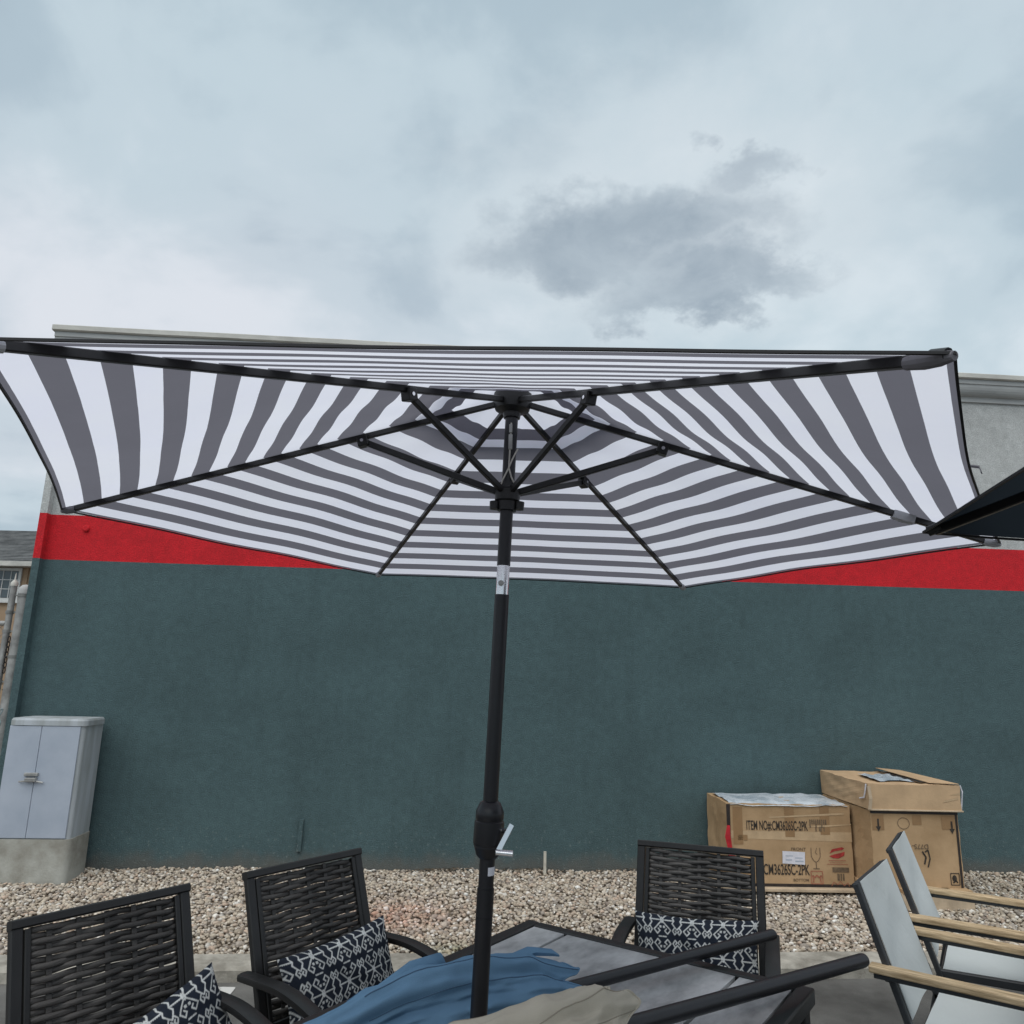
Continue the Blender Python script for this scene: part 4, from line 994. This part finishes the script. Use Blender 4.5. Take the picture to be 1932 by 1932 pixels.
# (chair, local position, tilt back, roll in the plane of the back, yaw)
for ch_, lp, tilt, roll, yaw, lb in ((chairs[0], (-.125, .075, .53), 24, 17, 0, 'navy pillow with white hook print slumped sideways in its wicker chair'),
                           (chairs[1], (-.14, .0, .565), 20, 4, 0, 'navy pillow with white hook print in the chair by the blue umbrella'),
                           (chairs[2], (-.14, 0, .56), 20, 2, 0, 'navy pillow with white hook print in the chair before the cartons')):
    o = bpy.data.objects.new('pillow', pmesh); col.objects.link(o)
    mw = Matrix.Translation(ch_.location) @ ch_.rotation_euler.to_matrix().to_4x4() @ Matrix.Translation(lp) @ Matrix.Rotation(R(-tilt), 4, 'Y') @ Matrix.Rotation(R(roll), 4, 'X') @ Matrix.Rotation(R(yaw), 4, 'Z')
    o.matrix_world = mw; tag(o, lb, 'pillow', 'printed pillows on the wicker chairs')

# ------------------------------------------------------------------ sling chairs with wooden arms
def make_sling():
    rt = empty('sling_chair'); wd = .54; hs = wd/2; Y = Vector((0, 1, 0))
    b0 = Vector((-.07, 0, .41)); b1 = Vector((-.236, 0, .915)); bd = (b1-b0).normalized(); nrm = Vector((bd.z, 0, -bd.x))
    for s in (1, -1):
        k = MB(); k.bar(b0+Y*s*hs-bd*.03, b1+Y*s*hs, .024, .034, Y); k.build('back_post', 'greyframe', rt)
        k = MB(); k.bar(b0+Y*s*(hs), (-.17, s*hs, 0), .024, .034, Y); k.build('leg', 'greyframe', rt)
        k = MB(); k.bar((.40, s*(hs+.03), 0), (.40, s*(hs+.03), .612), .024, .034, Y); k.build('leg', 'greyframe', rt)
        k = MB(); k.bar((-.08, s*hs, .41), (.415, s*hs, .425), .026, .034); k.build('seat_rail', 'greyframe', rt)
        k = MB(); k.bar((-.185, s*(hs+.035), .612), (.42, s*(hs+.035), .618), .034, .018); ar = k.build('arm', 'greyframe', rt)
        k = MB(); k.cbox((-.20, s*(hs+.035)-.029, .6225), (.44, s*(hs+.035)+.029, .6475), .005); k.build('wooden_armrest', 'wood', ar)
        k = MB(); k.bar((-.14, s*(hs+.012), .60), (-.14, s*(hs+.036), .606), .02, .02); k.build('arm_bracket', 'greyframe', ar)
    k = MB(); k.bar((.395, -hs+.014, .405), (.395, hs-.014, .405), .024, .03); k.build('seat_crossrail', 'greyframe', rt)
    k = MB(); k.bar((-.06, -hs+.014, .385), (-.06, hs-.014, .385), .024, .03); k.build('seat_crossrail', 'greyframe', rt)
    k = MB(); k.bar(b1-Y*(hs-.01)-bd*.008-nrm*.012, b1+Y*(hs-.01)-bd*.008-nrm*.012, .018, .018, bd); k.build('back_rail', 'greyframe', rt)
    def sheet(name, a0, a1, nn, sag, seed):
        k = MB(); nu, nv = 14, 18; Ln = (a1-a0)
        for side in (0, 1):
            for i in range(nv+1):
                for j in range(nu+1):
                    u, v = i/nv, j/nu; y = -hs+.010+(wd-.020)*v
                    z = -sag*math.sin(math.pi*v)*math.sin(math.pi*min(1, u*.9+.1))+.003*math.sin(v*7+u*9+seed)*math.sin(math.pi*v)+.004*math.sin(4*v-11*u+seed)*math.sin(math.pi*u)*math.sin(math.pi*v)
                    k.v.append(tuple(a0+Ln*u+Y*y+nn*(z+.0135+.003*side)))
        n1_ = (nu+1)*(nv+1)
        for i in range(nv):
            for j in range(nu):
                q = i*(nu+1)+j; k.f.append((q, q+1, q+nu+2, q+nu+1)); k.f.append((q+n1_, q+nu+1+n1_, q+nu+2+n1_, q+1+n1_))
        for j in range(nu):
            for q, sg in ((j, 1), (nv*(nu+1)+j, -1)): k.f.append((q, q+n1_, q+1+n1_, q+1)[::sg])
        for i in range(nv):
            for q, sg in ((i*(nu+1), -1), (i*(nu+1)+nu, 1)): k.f.append((q, q+n1_, q+nu+1+n1_, q+nu+1)[::sg])
        return k.build(name, 'sling', rt, True, 50)
    sheet('back_sling', b0+bd*.06, b1+bd*.004, nrm, .018, 1)
    sheet('seat_sling', Vector((-.055, 0, .412)), Vector((.41, 0, .427)), Vector((0, 0, 1)), .020, 4)
    return rt
s1 = make_sling(); s2 = copy_tree(s1)
for o, (x, y, a), lb in ((s1, (1.753, 3.298, -.64), 'pale grey sling chair with wooden arms beside the fallen umbrella poles'), (s2, (2.209, 3.985, -.57), 'pale grey sling chair with wooden arms just before the cartons')):
    o.location = (x, y, 0); o.rotation_euler = (0, 0, a); tag(o, lb, 'chair', 'sling chairs with wooden arms')
# wooden topped table that the sling chairs face
wt = empty('wooden_table', (2.58, 3.156, 0), -.64); tag(wt, 'wooden topped patio table that the grey sling chairs face', 'table')
for i in range(9):
    k = MB(); y = -.62+i*.139; k.cbox((-.45, y, .718), (.45, y+.132, .742), .004); k.build('plank', 'wood', wt)
for s in (1, -1):
    k = MB(); k.bar((-.24, s*.44, .6995), (.24, s*.44, .6995), .04, .036); k.build('apron', 'greyframe', wt)
    k = MB(); k.bar((s*.22, -.419, .6985), (s*.22, .419, .6985), .04, .036); k.build('apron', 'greyframe', wt)
    for q in (1, -1):
        k = MB(); k.bar((s*.22, q*.44, 0), (s*.22, q*.44, .681), .045, .045, Vector((0, 1, 0))); k.build('leg', 'greyframe', wt)
